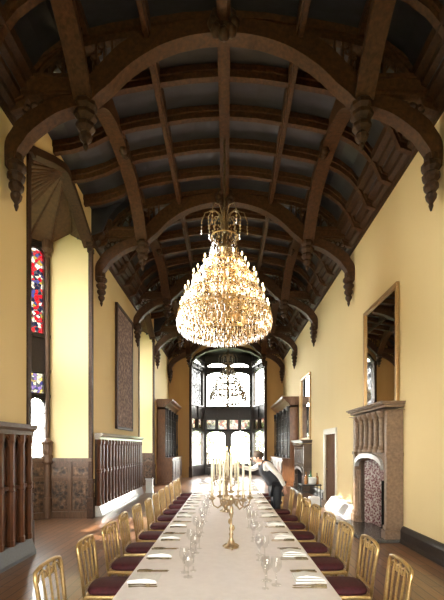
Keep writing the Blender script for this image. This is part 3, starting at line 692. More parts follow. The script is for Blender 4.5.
# ------------------------------------------------------------------ bookcases
def bookcase(label, x, sg, y0, y1):
    t = thing('bookcase', label, 'bookcase', (x, (y0 + y1) / 2, 0)); h = (y1 - y0) / 2
    def bx(m, u0, u1, a, c, z0, z1): m.box(*sorted((sg * u0, sg * u1)), a, c, z0, z1)
    b = MB(); bx(b, .003, .72, -h, h, .1, 1.15); bx(b, .003, .76, -h - .03, h, 0, .1); bx(b, .003, .77, -h - .04, h, 1.15, 1.22); b.build('base_cabinet', 'brown_oak', t)
    u = MB(); bx(u, .003, .4, -h, -h + .05, 1.22, 3.6); bx(u, .003, .4, h - .05, h, 1.22, 3.6); bx(u, .003, .05, -h, h, 1.22, 3.6); bx(u, .003, .4, -h, h, 3.5, 3.6)
    for z in (1.8, 2.4, 3.0): bx(u, .05, .36, -h + .05, h - .05, z, z + .03)
    u.build('upper_case', 'brown_oak', t)
    c = MB().prism([(sg * .003, 3.6), (sg * .42, 3.6), (sg * .46, 3.68), (sg * .6, 3.78), (sg * .62, 3.84), (sg * .74, 3.9), (sg * .76, 3.98), (sg * .003, 3.98)], -h - .04, h, ZF); c.build('cornice', 'brown_oak', t)
    d = MB()
    n = 4; w = 2 * h / n
    for k in range(n):
        a, e = -h + k * w, -h + (k + 1) * w
        f = MB(); bx(f, .4, .44, a + .02, a + .09, 1.24, 3.56); bx(f, .4, .44, e - .09, e - .02, 1.24, 3.56); bx(f, .4, .44, a + .02, e - .02, 1.24, 1.34); bx(f, .4, .44, a + .02, e - .02, 3.46, 3.56)
        for q in range(1, 3): bx(f, .405, .43, a + w * q / 3 - .012, a + w * q / 3 + .012, 1.34, 3.46)
        for q in range(1, 6): bx(f, .405, .43, a + .09, e - .09, 1.34 + 2.12 * q / 6 - .012, 1.34 + 2.12 * q / 6 + .012)
        dd = f.build('glazed_door', 'black_oak', t)
        g = MB(); bx(g, .415, .42, a + .09, e - .09, 1.34, 3.46); g.build('pane', 'glassware', dd)
        f2 = MB(); bx(f2, .72, .75, a + .03, e - .03, .14, 1.1); bx(f2, .75, .77, a + .1, e - .1, .22, 1.02)
        f2.build('cupboard_door', 'carved_oak', t)
    for k in range(n + 1):
        y = min(max(-h + k * w, -h + .05), h - .05)
        MB().lathe([(.05, 0), (.05, .08), (.035, .12), (.03, .3), (.045, .5), (.03, .7), (.03, 1.9), (.05, 1.96), (.04, 2.02), (.06, 2.1), (.06, 2.3)], (sg * .5, y, 1.24), 8).build('turned_column', 'black_oak', t)
    return t
bookcase('tall dark oak bookcase with heavy cornice against the far left wall', WL, 1, 18.75, 22.55)
bookcase('tall dark oak bookcase with heavy cornice against the far right wall', WR, -1, 17.8, 22.55)

# benches in the end bay
t = thing('window_bench', 'low dark bench with turned finials under the great end window', 'bench', (.07, 24.6, 0))
MB().box(-1.25, 1.25, -.22, .22, .4, .46).build('seat', 'black_oak', t)
b = MB()
for x in (-1.2, -.4, .4, 1.2): b.lathe([(.05, 0), (.03, .1), (.04, .3), (.05, .4)], (x, -.17, 0), 8)
b.build('legs', 'black_oak', t)
b = MB(); b.box(-1.25, 1.25, .17, .22, .46, .7)
for x in (-1.2, -.72, -.24, .24, .72, 1.2): b.lathe([(.04, .6), (.04, .72), (.02, .75), (.04, .79), (.01, .84)], (x, .19, 0), 8)
b.build('backrest', 'black_oak', t)

# ------------------------------------------------------------------ dining table
TX, TH, TE, TN = .0, .75, 11.2, 1.9
cm = MB()
y0, y1 = TN, TE; hw = .75
nx, ny = 8, 60
def fold(s): return .012 * sin(s * 19) + .01 * sin(s * 7.3)
cols = []
for i in range(ny + 1):
    y = y0 + (y1 - y0) * i / ny; row = []
    row.append((-hw - .035 - fold(y), y, .3)); row.append((-hw - .015 - fold(y) * .4, y, .55)); row.append((-hw, y, TH - .015))
    for k in range(nx + 1):
        x = -hw + .012 + (2 * hw - .024) * k / nx; row.append((x, y, TH))
    row.append((hw, y, TH - .015)); row.append((hw + .015 + fold(y + 3) * .4, y, .55)); row.append((hw + .035 + fold(y + 3), y, .3))
    cols.append(row)
R_ = len(cols[0]); vs = [v for r in cols for v in r]
fs = [(i * R_ + k, i * R_ + k + 1, (i + 1) * R_ + k + 1, (i + 1) * R_ + k) for i in range(ny) for k in range(R_ - 1)]
cm.add(vs, fs)
for y, s_ in ((y0, -1), (y1, 1)):
    pts = [(-hw - .02 + (2 * hw + .04) * k / 12, y + s_ * (.0), TH - .005) for k in range(13)]
    low = [(p[0], y + s_ * (.03 + .012 * sin(p[0] * 17)), .3) for p in pts]
    cm.add(pts + low, [(k, k + 1, k + 14, k + 13) for k in range(12)])
tc_ = cm.build('tablecloth', 'cloth', smooth=True); tag(tc_, 'long white tablecloth covering the banquet table', 'tablecloth')
t = thing('banquet_table', 'very long banquet table under the white cloth down the hall', 'table', (0, (TN + TE) / 2, 0))
MB().box(-hw + .03, hw - .03, -(TE - TN) / 2 + .03, (TE - TN) / 2 - .03, .7, TH - .012).build('tabletop', 'brown_oak', t)
for x in (-.55, .55):
    for k in range(6):
        MB().lathe([(.04, 0), (.035, .4), (.05, .7)], (x, -(TE - TN) / 2 + .3 + k * (TE - TN - .6) / 5, 0), 8).build('leg', 'brown_oak', t)

# ------------------------------------------------------------------ chairs
def chair_proto():
    t = thing('dining_chair', '', 'chair')
    # local: sitter faces +X; back plane at x=-.2
    s = MB(); s.box(-.2, .22, -.2, .2, .4, .44); s.build('seat_frame', 'gold', t, bevel=.012)
    q = MB(); ring = []
    for k in range(16):
        a = 2 * PI * k / 16; e = .55
        ring.append((.01 + .2 * math.copysign(abs(cos(a)) ** e, cos(a)), .185 * math.copysign(abs(sin(a)) ** e, sin(a))))
    for i, (sc, z) in enumerate(((1, .44), (1.03, .465), (.97, .49), (.7, .502))): q.v += [(x * sc, y * sc, z) for x, y in ring]
    for i in range(3):
        for k in range(16): q.f.append((i * 16 + k, i * 16 + (k + 1) % 16, (i + 1) * 16 + (k + 1) % 16, (i + 1) * 16 + k))
    q.f.append(tuple(range(48, 64))); q.f.append(tuple(range(15, -1, -1)))
    q.build('seat_cushion', 'burgundy', t, smooth=True)
    for sy in (-1, 1):
        MB().tube([(.19, sy * .17, .4), (.2, sy * .175, .2), (.21, sy * .18, 0)], [.018, .015, .012], 6).build('leg', 'gold', t)
        MB().tube([(-.18, sy * .17, .42), (-.2, sy * .175, .2), (-.24, sy * .18, 0)], [.018, .016, .013], 6).build('leg', 'gold', t)
    def bx(z): return -.19 - .06 * ((z - .42) / .48) ** 1.3 if z > .42 else -.19
    pts = [(.185, .42), (.195, .6), (.206, .77), (.21, .84), (.198, .874), (.14, .889), (.07, .894), (0, .896)]
    pth = [(bx(z), -y, z) for y, z in pts] + [(bx(z), y, z) for y, z in reversed(pts[:-1])]
    MB().tube(pth, .0155, 7).build('back_frame', 'gold', t, smooth=True)
    MB().tube([(bx(.5), -.185, .5), (bx(.5), .185, .5)], .012, 6).build('back_rail', 'gold', t)
    for y in (-.1, 0, .1):
        MB().tube([(bx(.5), y * .9, .5), (bx(.7), y, .7), (bx(.89), y * 1.05, .892)], .0095, 6).build('spindle', 'gold', t)
    for a, c_ in ((-.155, -.05), (-.05, .05), (.05, .155)):
        MB().tube([(bx(.8), a - .02, .8), (bx(.84), a, .845), (bx(.86), (a + c_) / 2, .865), (bx(.84), c_, .845), (bx(.8), c_ + .02, .8)], .008, 5).build('arch_fillet', 'gold', t)
    for sy in (-1, 1):
        MB().tube([(.2, sy * .175, .2), (-.2, sy * .175, .2)], .009, 6).build('stretcher', 'gold', t)
    MB().tube([(0, -.175, .2), (0, .175, .2)], .009, 6).build('stretcher', 'gold', t)
    return t
cp = chair_proto(); first = True
CYS = [2.97 + .69 * k for k in range(12)]
random.seed(3)
for s in (-1, 1):
    for k, y in enumerate(CYS):
        if s > 0 and k == 8: continue
        if s < 0: lab = 'gilt spindle back chair, %s on the left side of the table' % ORD[k]
        else:
            kk = k if k < 8 else k - 1
            lab = 'gilt spindle back chair, %s on the right side of the table' % ORD[kk]
        x = s * 1.045 + random.uniform(-.02, .02)
        rz = (0 if s < 0 else PI) + random.uniform(-.06, .06)
        place(cp, first, (x, y + (-.06 if s < 0 and k == 0 else 0), 0), rz, lab, 'gilt banquet chairs along the table'); first = False

# ------------------------------------------------------------------ place settings
def napkin_proto():
    b = MB().box(-.11, .11, -.1, .1, 0, .008); b.box(-.105, .1, -.095, .06, .008, .016); b.prism([(-.1, .016), (.1, .016), (.02, .03)], -.09, .02, lambda u, v, t: (u, t, v))
    return tag(b.build('napkin', 'napkin'), '', 'napkin')
def fork_proto():
    b = MB().tube([(-.1, 0, .006), (-.02, 0, .01), (.02, 0, .008)], [.007, .004, .005], 5); b.box(.02, .05, -.012, .012, .006, .01)
    for y in (-.01, -.003, .004): b.box(.05, .1, y, y + .004, .006, .009)
    return tag(b.build('fork', 'steel'), '', 'fork')
def knife_proto():
    b = MB().tube([(-.12, 0, .007), (-.05, 0, .009), (-.01, 0, .007)], [.008, .009, .006], 6); b.prism([(-.01, -.006), (.12, -.004), (.11, .01), (-.01, .008)], .004, .008, lambda u, v, t: (u, v, t))
    return tag(b.build('knife', 'steel'), '', 'knife')
def glass_proto(name, h, r):
    b = MB().lathe([(r * .85, 0), (r * .85, .004), (.006, .01), (.004, h * .45), (r * .5, h * .5), (r, h * .68), (r * .95, h * .85), (r * .8, h)], n=10)
    b.f.pop()   # open rim
    return tag(b.build(name, 'glassware', smooth=True), '', 'glass')
nk, fk, kf = napkin_proto(), fork_proto(), knife_proto()
g1, g2, g3 = glass_proto('wine_glass', .2, .042), glass_proto('water_goblet', .17, .046), glass_proto('champagne_flute', .23, .03)
prots = [(nk, 'folded white napkin'), (fk, 'silver fork'), (kf, 'silver knife'), (g1, 'stemmed wine glass'), (g2, 'wide water goblet'), (g3, 'slim champagne flute')]
used = set()
for s in (-1, 1):
    for k, y in enumerate(CYS):
        side = 'left' if s < 0 else 'right'
        sp = [(0, -.61, 0, TH), (1, -.6, .15, TH), (1, -.59, .19, TH), (2, -.59, -.15, TH), (2, -.58, -.19, TH), (3, -.34, -.14, TH), (4, -.3, -.04, TH), (5, -.27, -.2, TH)]
        seen = set()
        for idx, dx, dy, z in sp:
            pr, nm = prots[idx]; nm = ('outer ' if idx in seen else 'inner ' if idx in (1, 2) else '') + nm; seen.add(idx)
            xx = s * -dx + random.uniform(-.01, .01)
            lab = '%s at the %s place setting on the %s table side' % (nm, ORD[k], side)
            place(pr, idx not in used, (xx, y + dy * (1 if s > 0 else -1) + random.uniform(-.01, .01), z + .001), (0 if s < 0 else PI), lab, {0: 'white napkins on the table', 1: 'forks laid on the table', 2: 'knives laid on the table'}.get(idx, 'glasses on the table')); used.add(idx)

# ------------------------------------------------------------------ candelabra
def candelabrum_proto():
    t = thing('candelabrum', '', 'candelabrum')
    MB().lathe([(.072, .012), (.074, .02), (.055, .03), (.04, .05), (.022, .09), (.016, .12), (.024, .14), (.013, .16), (.02, .19), (.011, .22), (.01, .3), (.022, .33), (.026, .35), (.014, .37), (.01, .42), (.022, .45), (.026, .47), (.016, .52)], n=12).build('base_and_stem', 'silver_gilt', t, smooth=True)
    for k in range(3):
        a = k * 2 * PI / 3 + .5; MB().tube([(.05 * cos(a), .05 * sin(a), .035), (.07 * cos(a), .07 * sin(a), .022), (.085 * cos(a), .085 * sin(a), .014)], [.016, .013, .013], 6).build('foot', 'silver_gilt', t)
    for k in range(5):
        a = k * 2.4; MB().lathe([(.002, -.03), (.014, -.01), (.01, .015), (.002, .03)], (.022 * cos(a), .022 * sin(a), .2 + .06 * k), 6).build('leaf_ornament', 'silver_gilt', t)
    n = 6
    spots = [(.185 * cos(2 * PI * k / n), .185 * sin(2 * PI * k / n), .5) for k in range(n)]
    for k, (x, y, z) in enumerate(spots):
        a = 2 * PI * k / n
        pr = [(.012, .43), (.04, .475), (.075, .47), (.095, .42), (.13, .395), (.17, .42), (.185, .47)]
        MB().tube([(r * cos(a), r * sin(a), zz) for r, zz in pr], [.009, .008, .008, .008, .008, .007, .007], 6).build('arm', 'silver_gilt', t)
    for k, (x, y, z) in enumerate(spots + [(0, 0, .56)]):
        cpn = MB().lathe([(.01, -.03), (.034, -.015), (.03, -.005), (.012, 0), (.015, .03), (.018, .04)], (x, y, z), 10).build('candle_cup', 'silver_gilt', t, smooth=True)
        cd = MB().lathe([(.012, .03), (.011, .34), (.004, .35)], (x, y, z), 8).build('candle', 'wax', t, smooth=True)
        MB().tube([(x, y, z + .345), (x, y, z + .365)], .002, 4).build('wick', 'black', cd)
    return t
cdp = candelabrum_proto()
for k, (x, y, lab) in enumerate(((.04, 3.86, 'tall gilt seven candle candelabrum standing nearest on the white tablecloth'), (-.02, 6.0, 'second gilt candelabrum behind the nearest one on the table'), (.0, 7.75, 'third gilt candelabrum, the one the waiter reaches for'), (.0, 9.7, 'farthest gilt candelabrum near the far table end'))):
    o = place(cdp, k == 0, (x, y, TH), .12 + .2 * k, lab, 'gilt candelabra down the table')
    fl_ = MB().lathe([(.002, .92 - .0), (.009, .94), (.006, .965), (.001, .985)], (0, 0, 0), 8)
    if k in (0, 2): fl_.build('flame', 'flame', o, smooth=True)

# ------------------------------------------------------------------ chandeliers
def octa(m, c, r, h):
    x, y, z = c
    m.add([(x, y, z + h * .35), (x + r, y, z), (x, y + r, z), (x - r, y, z), (x, y - r, z), (x, y, z - h * .65)], [(0, 1, 2), (0, 2, 3), (0, 3, 4), (0, 4, 1), (5, 2, 1), (5, 3, 2), (5, 4, 3), (5, 1, 4)])
def chandelier_proto():
    t = thing('chandelier', '', 'chandelier')        # origin at z of its lowest drop
    rnd = random.Random(11)
    MB().tube([(0, 0, 2.75), (0, 0, 4.2)], .02, 6).build('suspension_rod', 'bronze', t)
    MB().lathe([(.02, .3), (.06, .45), (.05, .6), (.09, .75), (.05, .95), (.06, 1.2), (.04, 1.5), (.05, 1.7), (.07, 1.82), (.13, 1.9), (.16, 1.98), (.11, 2.06), (.06, 2.12), (.05, 2.3), (.09, 2.4), (.06, 2.55), (.05, 2.7), (.03, 2.78)], n=12).build('stem', 'bronze', t, smooth=True)
    drops = MB(); amber = MB(); parts = []  # amber collects the dark drops that imitate shaded gaps
    # crown of drooping arms
    for k in range(12):
        a = 2 * PI * k / 12; R = .46 - .1 * (k % 2)
        pr = [(.05, 2.38), (.1, 2.62), (.2, 2.74 if k % 2 == 0 else 2.66), (R * .85, 2.68 if k % 2 == 0 else 2.6), (R, 2.5)]
        MB().tube([(r * cos(a), r * sin(a), z) for r, z in pr], .011, 5).build('crown_arm', 'bronze', t, smooth=True)
        for j, dz in enumerate((0, .07, .14, .2)): octa(drops, (R * cos(a), R * sin(a), 2.47 - dz), .018, .07)
        for j in range(5):
            f = j / 5; octa(drops, (.2 * cos(a) * (1 + f * .5), .2 * sin(a) * (1 + f * .5), 2.5 - .09 * j), .014, .06)
    cr = MB()
    cr.tube([(.27 * cos(2 * PI * k / 24), .27 * sin(2 * PI * k / 24), 2.18) for k in range(25)], .015, 5, cap=False); cr.build('crown_ring', 'gold', t)
    # neck strings swelling outwards
    for k in range(18):
        a = 2 * PI * k / 18
        for j in range(12):
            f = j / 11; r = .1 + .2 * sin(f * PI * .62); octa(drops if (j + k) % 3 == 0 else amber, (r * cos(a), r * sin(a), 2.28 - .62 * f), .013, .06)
    tiers = [(.42, 1.6, 12), (.63, 1.3, 18), (.79, .98, 22), (.88, .68, 26)]
    candles = MB()
    for R, z, n in tiers:
        MB().tube([(R * cos(2 * PI * k / 48), R * sin(2 * PI * k / 48), z) for k in range(49)], .009, 6, cap=False).build('tier_ring', 'gold', t, smooth=True)
        ar = MB()
        for k in range(n):
            a = 2 * PI * k / n + R
            ar.tube([(.05 * cos(a), .05 * sin(a), z - .05), (R * .5 * cos(a), R * .5 * sin(a), z - .1), (R * cos(a), R * sin(a), z)], .008, 4)
            x, y = R * cos(a), R * sin(a)
            parts.append((x, y, z))
        ar.build('tier_arms', 'gold', t)
        # fringe strings under every ring
        m = int(R * 110)
        for k in range(m):
            a = 2 * PI * (k + rnd.random() * .4) / m
            L_ = rnd.choice((3, 4, 5))
            for j in range(L_):
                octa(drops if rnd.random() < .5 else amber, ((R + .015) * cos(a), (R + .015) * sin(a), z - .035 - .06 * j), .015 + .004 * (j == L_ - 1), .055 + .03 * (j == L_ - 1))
            if True:
                for j in range(5): # swags between tiers
                    f = (j + 1) / 6 + rnd.uniform(-.06, .06); rr = R * (1 - f * (.3 if R > .5 else .45)); octa(drops if rnd.random() < .5 else amber, (rr * cos(a), rr * sin(a), z + .05 + .27 * f - .07 * sin(f * PI)), .015, .06)
    # domed lower dish of long prisms
    outer = []
    for R, z, L_ in ((.93, .66, .2), (.95, .56, .18), (.93, .46, .17), (.85, .37, .17), (.72, .3, .16), (.58, .25, .15), (.44, .21, .15), (.3, .17, .14), (.16, .14, .13), (.05, .12, .13)):
        n = max(6, int(R * 72))
        for k in range(n):
            a = 2 * PI * k / n + rnd.random() * .03
            c = (R * cos(a), R * sin(a), z - L_ * .35)
            if R > .91 and sin(a) < .25 and len(outer) < 100: outer.append((c, .017, L_ * 1.05))
            else: octa(drops if rnd.random() < .7 else amber, c, .016, L_)
        MB().tube([(R * cos(2 * PI * k / 40), R * sin(2 * PI * k / 40), z + .02) for k in range(41)], .006, 4, cap=False).build('dish_ring', 'gold', t)
    for c, r, h in outer:
        m = MB(); octa(m, (0, 0, 0), r, h); m.build('crystal_prism', 'crystal', t, loc=c)
    d = drops.build('crystal_drops', 'crystal', t); d['kind'] = 'stuff'
    d = amber.build('gap_drops', 'amber_drop', t); d['kind'] = 'stuff'
    d['label'] = 'dark amber tinted drops standing for shaded gaps between crystals'
    bulbs = []
    base = None; cbase = None
    for x, y, z in parts:
        if base is None:
            base = MB().lathe([(.008, 0), (.02, .025), (.018, .05), (.006, .085)], n=6).build('bulb', 'bulb', t, smooth=True)
            bo = base
        else:
            bo = base.copy(); C.objects.link(bo); bo.parent = t
        bo.location = (x, y, z + .1); bulbs.append(bo)
        if cbase is None:
            cbase = MB().lathe([(.03, 0), (.035, .015), (.012, .02), (.012, .1)], n=6).build('candle_tube', 'wax', t); cb = cbase
        else:
            cb = cbase.copy(); C.objects.link(cb); cb.parent = t
        cb.location = (x, y, z)
    return t
ch = chandelier_proto()
ch2 = copy_tree(ch)
ch.location = (-.05, 8.04, 3.76); ch['label'] = 'large glowing crystal chandelier hanging nearest over the table'; ch['group'] = 'crystal chandeliers'
ch2.location = (.05, 20.24, 3.74); ch2['label'] = 'smaller looking unlit chandelier silhouetted against the end window'; ch2['group'] = 'crystal chandeliers'
offm = None; grey = {}
for c in ch2.children:
    if c.name.startswith('bulb'):
        if offm is None: offm = c.data.copy(); offm.materials[0] = M['bulb_off']
        c.data = offm
    elif c.name.startswith('crystal'):
        if c.data.name not in grey:
            g_ = c.data.copy(); g_.materials[0] = M['crystal_backlit']; grey[c.data.name] = g_
        c.data = grey[c.data.name]

# ------------------------------------------------------------------ serving trolley
t = thing('serving_trolley', 'small dark serving trolley with bottles right of the waiter', 'trolley', (2.02, 9.75, 0))
for z in (.3, .8): MB().box(-.24, .24, -.2, .2, z, z + .025).build('shelf', 'black', t)
for x in (-.22, .22):
    for y in (-.18, .18): MB().tube([(x, y, .02), (x, y, .84)], .012, 6).build('leg', 'black', t)
def bottle(loc, m, label, h=.3):
    tag(MB().lathe([(.038, 0), (.04, .02), (.04, h * .55), (.03, h * .66), (.013, h * .75), (.013, h), (.016, h)], n=10).build('bottle', m, smooth=True, loc=loc), label, 'bottle', 'bottles on the trolley')
bottle((1.92, 9.72, .825), 'bottle_amber', 'amber bottle in the middle of the trolley top'); bottle((2.05, 9.82, .825), 'bottle_green', 'green bottle at the back of the trolley top', .33); bottle((2.18, 9.68, .825), 'bottle_amber', 'amber bottle at the right end of the trolley top', .28)
b = MB().lathe([(.06, 0), (.09, .02), (.1, .16), (.105, .17), (.095, .17), (.08, .03)], n=14); tag(b.build('ice_bucket', 'white', smooth=True, loc=(2.06, 9.66, .825)), 'pale round ice bucket on the trolley top', 'bucket')
b = MB().box(-.13, .13, -.12, .12, 0, .12); b.box(-.12, .12, -.11, .11, .12, .2); tag(b.build('linen_stack', 'napkin', bevel=.02, loc=(2.12, 9.72, .325)), 'pile of white folded linen on the trolley lower shelf', 'linen')
b = MB().lathe([(.03, 0), (.05, .01), (.09, .05), (.1, .07)], n=14); tag(b.build('china_bowl', 'white', smooth=True, loc=(1.9, 9.72, .325)), 'white china bowl on the trolley lower shelf', 'bowl')

# ------------------------------------------------------------------ waiter
def skin_mesh(name, pts, edges, radii, mat, parent, root=0, sub=2):
    me = bpy.data.meshes.new(name); me.from_pydata(pts, edges, []); o = bpy.data.objects.new(name, me); C.objects.link(o)
    md = o.modifiers.new('skin', 'SKIN'); md.use_smooth_shade = True
    for i, r in enumerate(radii):
        sv = me.skin_vertices[0].data[i]; sv.radius = r if isinstance(r, tuple) else (r, r); sv.use_root = (i == root)
    ss = o.modifiers.new('sub', 'SUBSURF'); ss.levels = sub; ss.render_levels = sub
    me.materials.append(M[mat]); o.parent = parent
    return o
PX, PY = 1.04, 8.46
man = thing('person', 'person in a white shirt and dark waistcoat leaning over the table towards the candles', 'person', (PX, PY, 0))
J = dict(pelvis=(0, 0, .93), belly=(-.07, 0, 1.07), chest=(-.18, 0, 1.25), upper=(-.25, 0, 1.35), neck=(-.33, -.01, 1.425), skull=(-.41, -.02, 1.485), crown=(-.44, -.02, 1.56),
         shl=(-.2, -.17, 1.37), ell=(.03, -.25, 1.14), wrl=(.14, -.26, .92), hal=(.15, -.27, .85),
         shr=(-.32, .15, 1.34), elr=(-.5, .1, 1.25), wrr=(-.74, -.04, 1.31), har=(-.81, -.08, 1.33),
         hl=(.02, -.1, .88), kl=(.0, -.11, .48), al=(.04, -.11, .09), tl=(-.14, -.12, .035), hr=(-.0, .1, .88), kr=(-.03, .11, .48), ar=(.0, .11, .09), tr=(-.18, .12, .035))
ks = list(J); ix = {k: i for i, k in enumerate(ks)}
ed = [('pelvis', 'belly'), ('belly', 'chest'), ('chest', 'upper'), ('upper', 'neck'), ('neck', 'skull'), ('skull', 'crown'), ('upper', 'shl'), ('shl', 'ell'), ('ell', 'wrl'), ('wrl', 'hal'), ('upper', 'shr'), ('shr', 'elr'), ('elr', 'wrr'), ('wrr', 'har'),
      ('pelvis', 'hl'), ('hl', 'kl'), ('kl', 'al'), ('al', 'tl'), ('pelvis', 'hr'), ('hr', 'kr'), ('kr', 'ar'), ('ar', 'tr')]
J['vsl'] = tuple((a + b_) / 2 for a, b_ in zip(J['upper'], J['shl'])); J['vsr'] = tuple((a + b_) / 2 for a, b_ in zip(J['upper'], J['shr']))
ra = dict(vsl=.06, vsr=.06, pelvis=(.12, .15), belly=(.1, .13), chest=(.11, .15), upper=(.08, .11), neck=.055, skull=(.085, .1), crown=(.075, .07), shl=.055, ell=.04, wrl=.028, hal=(.03, .02), shr=.055, elr=.04, wrr=.028, har=(.03, .02), hl=.085, kl=.055, al=.04, tl=.035, hr=.085, kr=.055, ar=.04, tr=.035)
bpts = [J[k] for k in ks]; bed = [(ix[a], ix[b_]) for a, b_ in ed]; brad = [ra[k] for k in ks]
# fingers rooted in the palms (part of the same body mesh)
def fingers(hand, along, side, down, root):
    h = Vector(J[hand]); al = Vector(along).normalized(); sd = Vector(side).normalized(); dn = Vector(down).normalized()
    for k, ln in enumerate((.07, .082, .076, .058)):
        o_ = h + sd * (.028 - .0185 * k)
        p1 = o_ + al * .03; p2 = p1 + al * ln * .5 + dn * .008; p3 = p2 + al * ln * .4 + dn * .03
        i0 = len(bpts); bpts.extend([tuple(p1), tuple(p2), tuple(p3)]); brad.extend([.009, .0085, .007]); bed.extend([(ix[hand], i0), (i0, i0 + 1), (i0 + 1, i0 + 2)])
    p1 = h + sd * .035 - al * .01; p2 = p1 + sd * .025 + al * .03 + dn * .01; p3 = p2 + al * .03 + dn * .012
    i0 = len(bpts); bpts.extend([tuple(p1), tuple(p2), tuple(p3)]); brad.extend([.011, .01, .008]); bed.extend([(ix[hand], i0), (i0, i0 + 1), (i0 + 1, i0 + 2)])
fingers('hal', (.1, 0, -1), (-1, 0, 0), (0, 1, 0), None)
fingers('har', (-1, -.4, .1), (0, 0, 1), (0, -1, 0), None)
body = skin_mesh('body', bpts, bed, brad, 'skin', man)
def sub(keys, edges, scale, name, mat, extra=0.012):
    kk = {k: i for i, k in enumerate(keys)}
    rr = [tuple(x * scale + extra for x in (ra[k] if isinstance(ra[k], tuple) else (ra[k],) * 2)) for k in keys]
    return skin_mesh(name, [J[k] for k in keys], [(kk[a], kk[b_]) for a, b_ in edges], rr, mat, man)
sub(['pelvis', 'belly', 'chest', 'upper', 'shl', 'ell', 'wrl', 'shr', 'elr', 'wrr'], [('pelvis', 'belly'), ('belly', 'chest'), ('chest', 'upper'), ('upper', 'shl'), ('shl', 'ell'), ('ell', 'wrl'), ('upper', 'shr'), ('shr', 'elr'), ('elr', 'wrr')], 1.02, 'shirt', 'shirt', .014)
sub(['pelvis', 'belly', 'chest', 'upper', 'vsl', 'vsr'], [('pelvis', 'belly'), ('belly', 'chest'), ('chest', 'upper'), ('upper', 'vsl'), ('upper', 'vsr')], 1.12, 'waistcoat', 'vest', .04)
sub(['pelvis', 'hl', 'kl', 'al', 'hr', 'kr', 'ar'], [('pelvis', 'hl'), ('hl', 'kl'), ('kl', 'al'), ('pelvis', 'hr'), ('hr', 'kr'), ('kr', 'ar')], 1.08, 'trousers', 'vest', .022)
for f, a in (('tl', 'al'), ('tr', 'ar')):
    skin_mesh('shoe', [(J[a][0] + .03, J[a][1], .05), J[a][:2] + (.06,), J[f]], [(0, 1), (1, 2)], [.05, .055, (.045, .04)], 'black', man)
hr = MB().lathe([(.085, -.07), (.108, -.02), (.113, .03), (.1, .07), (.06, .1), (.01, .112)], (-.375, -.02, 1.55), 14).build('hair', 'hair', man, smooth=True)
for y in (-.045, .028):
    MB().lathe([(.003, -.01), (.011, 0), (.003, .01)], (-.505, y - .01, 1.5), 8).build('eye', 'eye', man, smooth=True)
MB().tube([(-.488, -.02, 1.51), (-.53, -.02, 1.48), (-.495, -.02, 1.462)], [.012, .017, .01], 8).build('nose', 'skin', man, smooth=True)
MB().tube([(-.482, -.045, 1.435), (-.495, -.02, 1.433), (-.482, .005, 1.435)], [.004, .007, .004], 6).build('mouth', principled('lip', (.4, .16, .13)), man, smooth=True)
for y in (-.115, .095): MB().lathe([(.004, -.03), (.014, -.01), (.018, .015), (.006, .032)], (-.39, y - .01, 1.485), 8).build('ear', 'skin', man, smooth=True)
MB().lathe([(.055, 0), (.066, .02), (.062, .045)], (-.31, -.005, 1.38), 12).build('collar', 'shirt', man, smooth=True)
b = MB(); b.obox((-.375, -.05, 1.34), (.012, 0, 0), (0, .04, .012), (0, 0, .022)); b.obox((-.375, .03, 1.34), (.012, 0, 0), (0, .04, -.012), (0, 0, .022)); b.build('bow_tie', 'black', man)

# ------------------------------------------------------------------ outdoors
tag(MB().box(-60, 60, -40, 90, -1.3, -1.0).build('ground', 'lawn'), 'sunny lawn outside the windows', 'lawn', kind='structure')
def tree(x, y, h, label, seed):
    t = thing('tree', label, 'tree', (x, y, -1.0)); r = random.Random(seed)
    MB().tube([(0, 0, 0), (.1, 0, h * .35), (0, .1, h * .6)], [.3, .22, .1], 8).build('trunk', 'bark', t)
    f = MB()
    for k in range(420):
        a, b_, q = r.uniform(0, 2 * PI), r.uniform(-1, 1), r.uniform(.55, 1) ; s_ = math.sqrt(1 - b_ * b_)
        c = Vector((h * .33 * q * s_ * cos(a), h * .33 * q * s_ * sin(a), h * .66 + h * .33 * q * b_)); n_ = Vector((r.gauss(0, 1), r.gauss(0, 1), r.gauss(0, 1))).normalized(); u = n_.orthogonal().normalized() * h * .05; v = n_.cross(u)
        f.add([c - u - v, c + u - v * .6, c + u * .7 + v, c - u + v * .7], [(0, 1, 2, 3)])
    f.build('foliage', 'leaf', t)
tree(-2.6, 52, 6.0, 'leafy tree outside the left lights of the end window', 1)
tree(4.2, 58, 6.5, 'leafy tree outside the right lights of the end window', 2)

# ------------------------------------------------------------------ light
w = bpy.data.worlds.new('World'); bpy.context.scene.world = w; w.use_nodes = True
nt = w.node_tree; nt.nodes.clear(); N, L = nt.nodes, nt.links
out = add(N, 'ShaderNodeOutputWorld'); bg = add(N, 'ShaderNodeBackground'); L.new(bg.outputs[0], out.inputs[0])
tc = add(N, 'ShaderNodeTexCoord'); sp = add(N, 'ShaderNodeSeparateXYZ'); rp = add(N, 'ShaderNodeValToRGB')
rp.color_ramp.elements[0].position = .45; rp.color_ramp.elements[0].color = (1, .97, .9, 1); rp.color_ramp.elements[1].position = .9; rp.color_ramp.elements[1].color = (.75, .87, 1, 1)
L.new(tc.outputs['Generated'], sp.inputs[0]); L.new(sp.outputs[2], rp.inputs[0]); L.new(rp.outputs[0], bg.inputs[0])
bg.inputs[1].default_value = 24.0
def light(name, typ, loc, energy, col, **kw):
    l = bpy.data.lights.new(name, typ); l.energy = energy; l.color = col
    for k, v in kw.items(): setattr(l, k, v)
    o = bpy.data.objects.new(name, l); C.objects.link(o); o.location = loc; return o
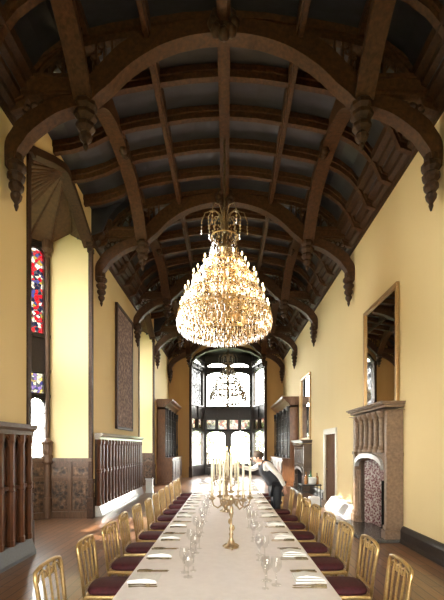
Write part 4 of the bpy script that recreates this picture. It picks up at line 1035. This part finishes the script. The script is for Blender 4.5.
def portal(loc, sx, sy, rot):
    l = bpy.data.lights.new('portal', 'AREA'); l.shape = 'RECTANGLE'; l.size = sx; l.size_y = sy; l.cycles.is_portal = True
    o = bpy.data.objects.new('portal', l); C.objects.link(o); o.location = loc; o.rotation_euler = rot
for ya, yb in BAY:
    m_ = (ya + yb) / 2
    portal((-5.3, m_, 4.1), 5.3, 1.9, (0, -PI / 2, 0))
portal((.05, 25.25, 4.0), 3.0, 7.0, (-PI / 2, 0, 0))
portal((-.05, YB - .3, 2.9), 5.2, 3.9, (PI / 2, 0, 0))
sun = light('sun', 'SUN', (-30, -8, 24), 22, (1, .93, .82), angle=math.radians(1.0))
sun.rotation_euler = Vector((.9, .29, -.66)).to_track_quat('-Z', 'Y').to_euler()
for k in range(6):
    a = 2 * PI * k / 6
    light('chandelier_glow', 'POINT', (-.05 + .45 * cos(a), 8.04 + .45 * sin(a), 5.25 - .25 * (k % 2)), 12, (1, .72, .38), shadow_soft_size=.08)
for k in range(4):
    a = 2 * PI * (k + .5) / 4
    light('chandelier_glow', 'POINT', (-.05 + .6 * cos(a), 8.04 + .6 * sin(a), 4.28), 9, (1, .74, .4), shadow_soft_size=.08)

# ------------------------------------------------------------------ camera
cam = bpy.data.cameras.new('Camera'); co = bpy.data.objects.new('Camera', cam); C.objects.link(co)
co.location = (0, 0, 1.73); co.rotation_euler = (PI / 2, 0, 0)
cam.sensor_fit = 'AUTO'; cam.sensor_width = 36; cam.lens = 24
cam.shift_x = -5 / 600; cam.shift_y = 147 / 600; cam.clip_start = .05; cam.clip_end = 300
sc = bpy.context.scene; sc.camera = co
sc.view_settings.view_transform = 'Standard'; sc.view_settings.look = 'None'; sc.view_settings.gamma = 1; sc.view_settings.use_curve_mapping = False
sc.view_settings.exposure = 0.5
sc.cycles.max_bounces = 10; sc.cycles.diffuse_bounces = 5; sc.cycles.glossy_bounces = 5; sc.cycles.transparent_max_bounces = 24; sc.cycles.sample_clamp_indirect = 8
sc.cycles.use_denoising = True
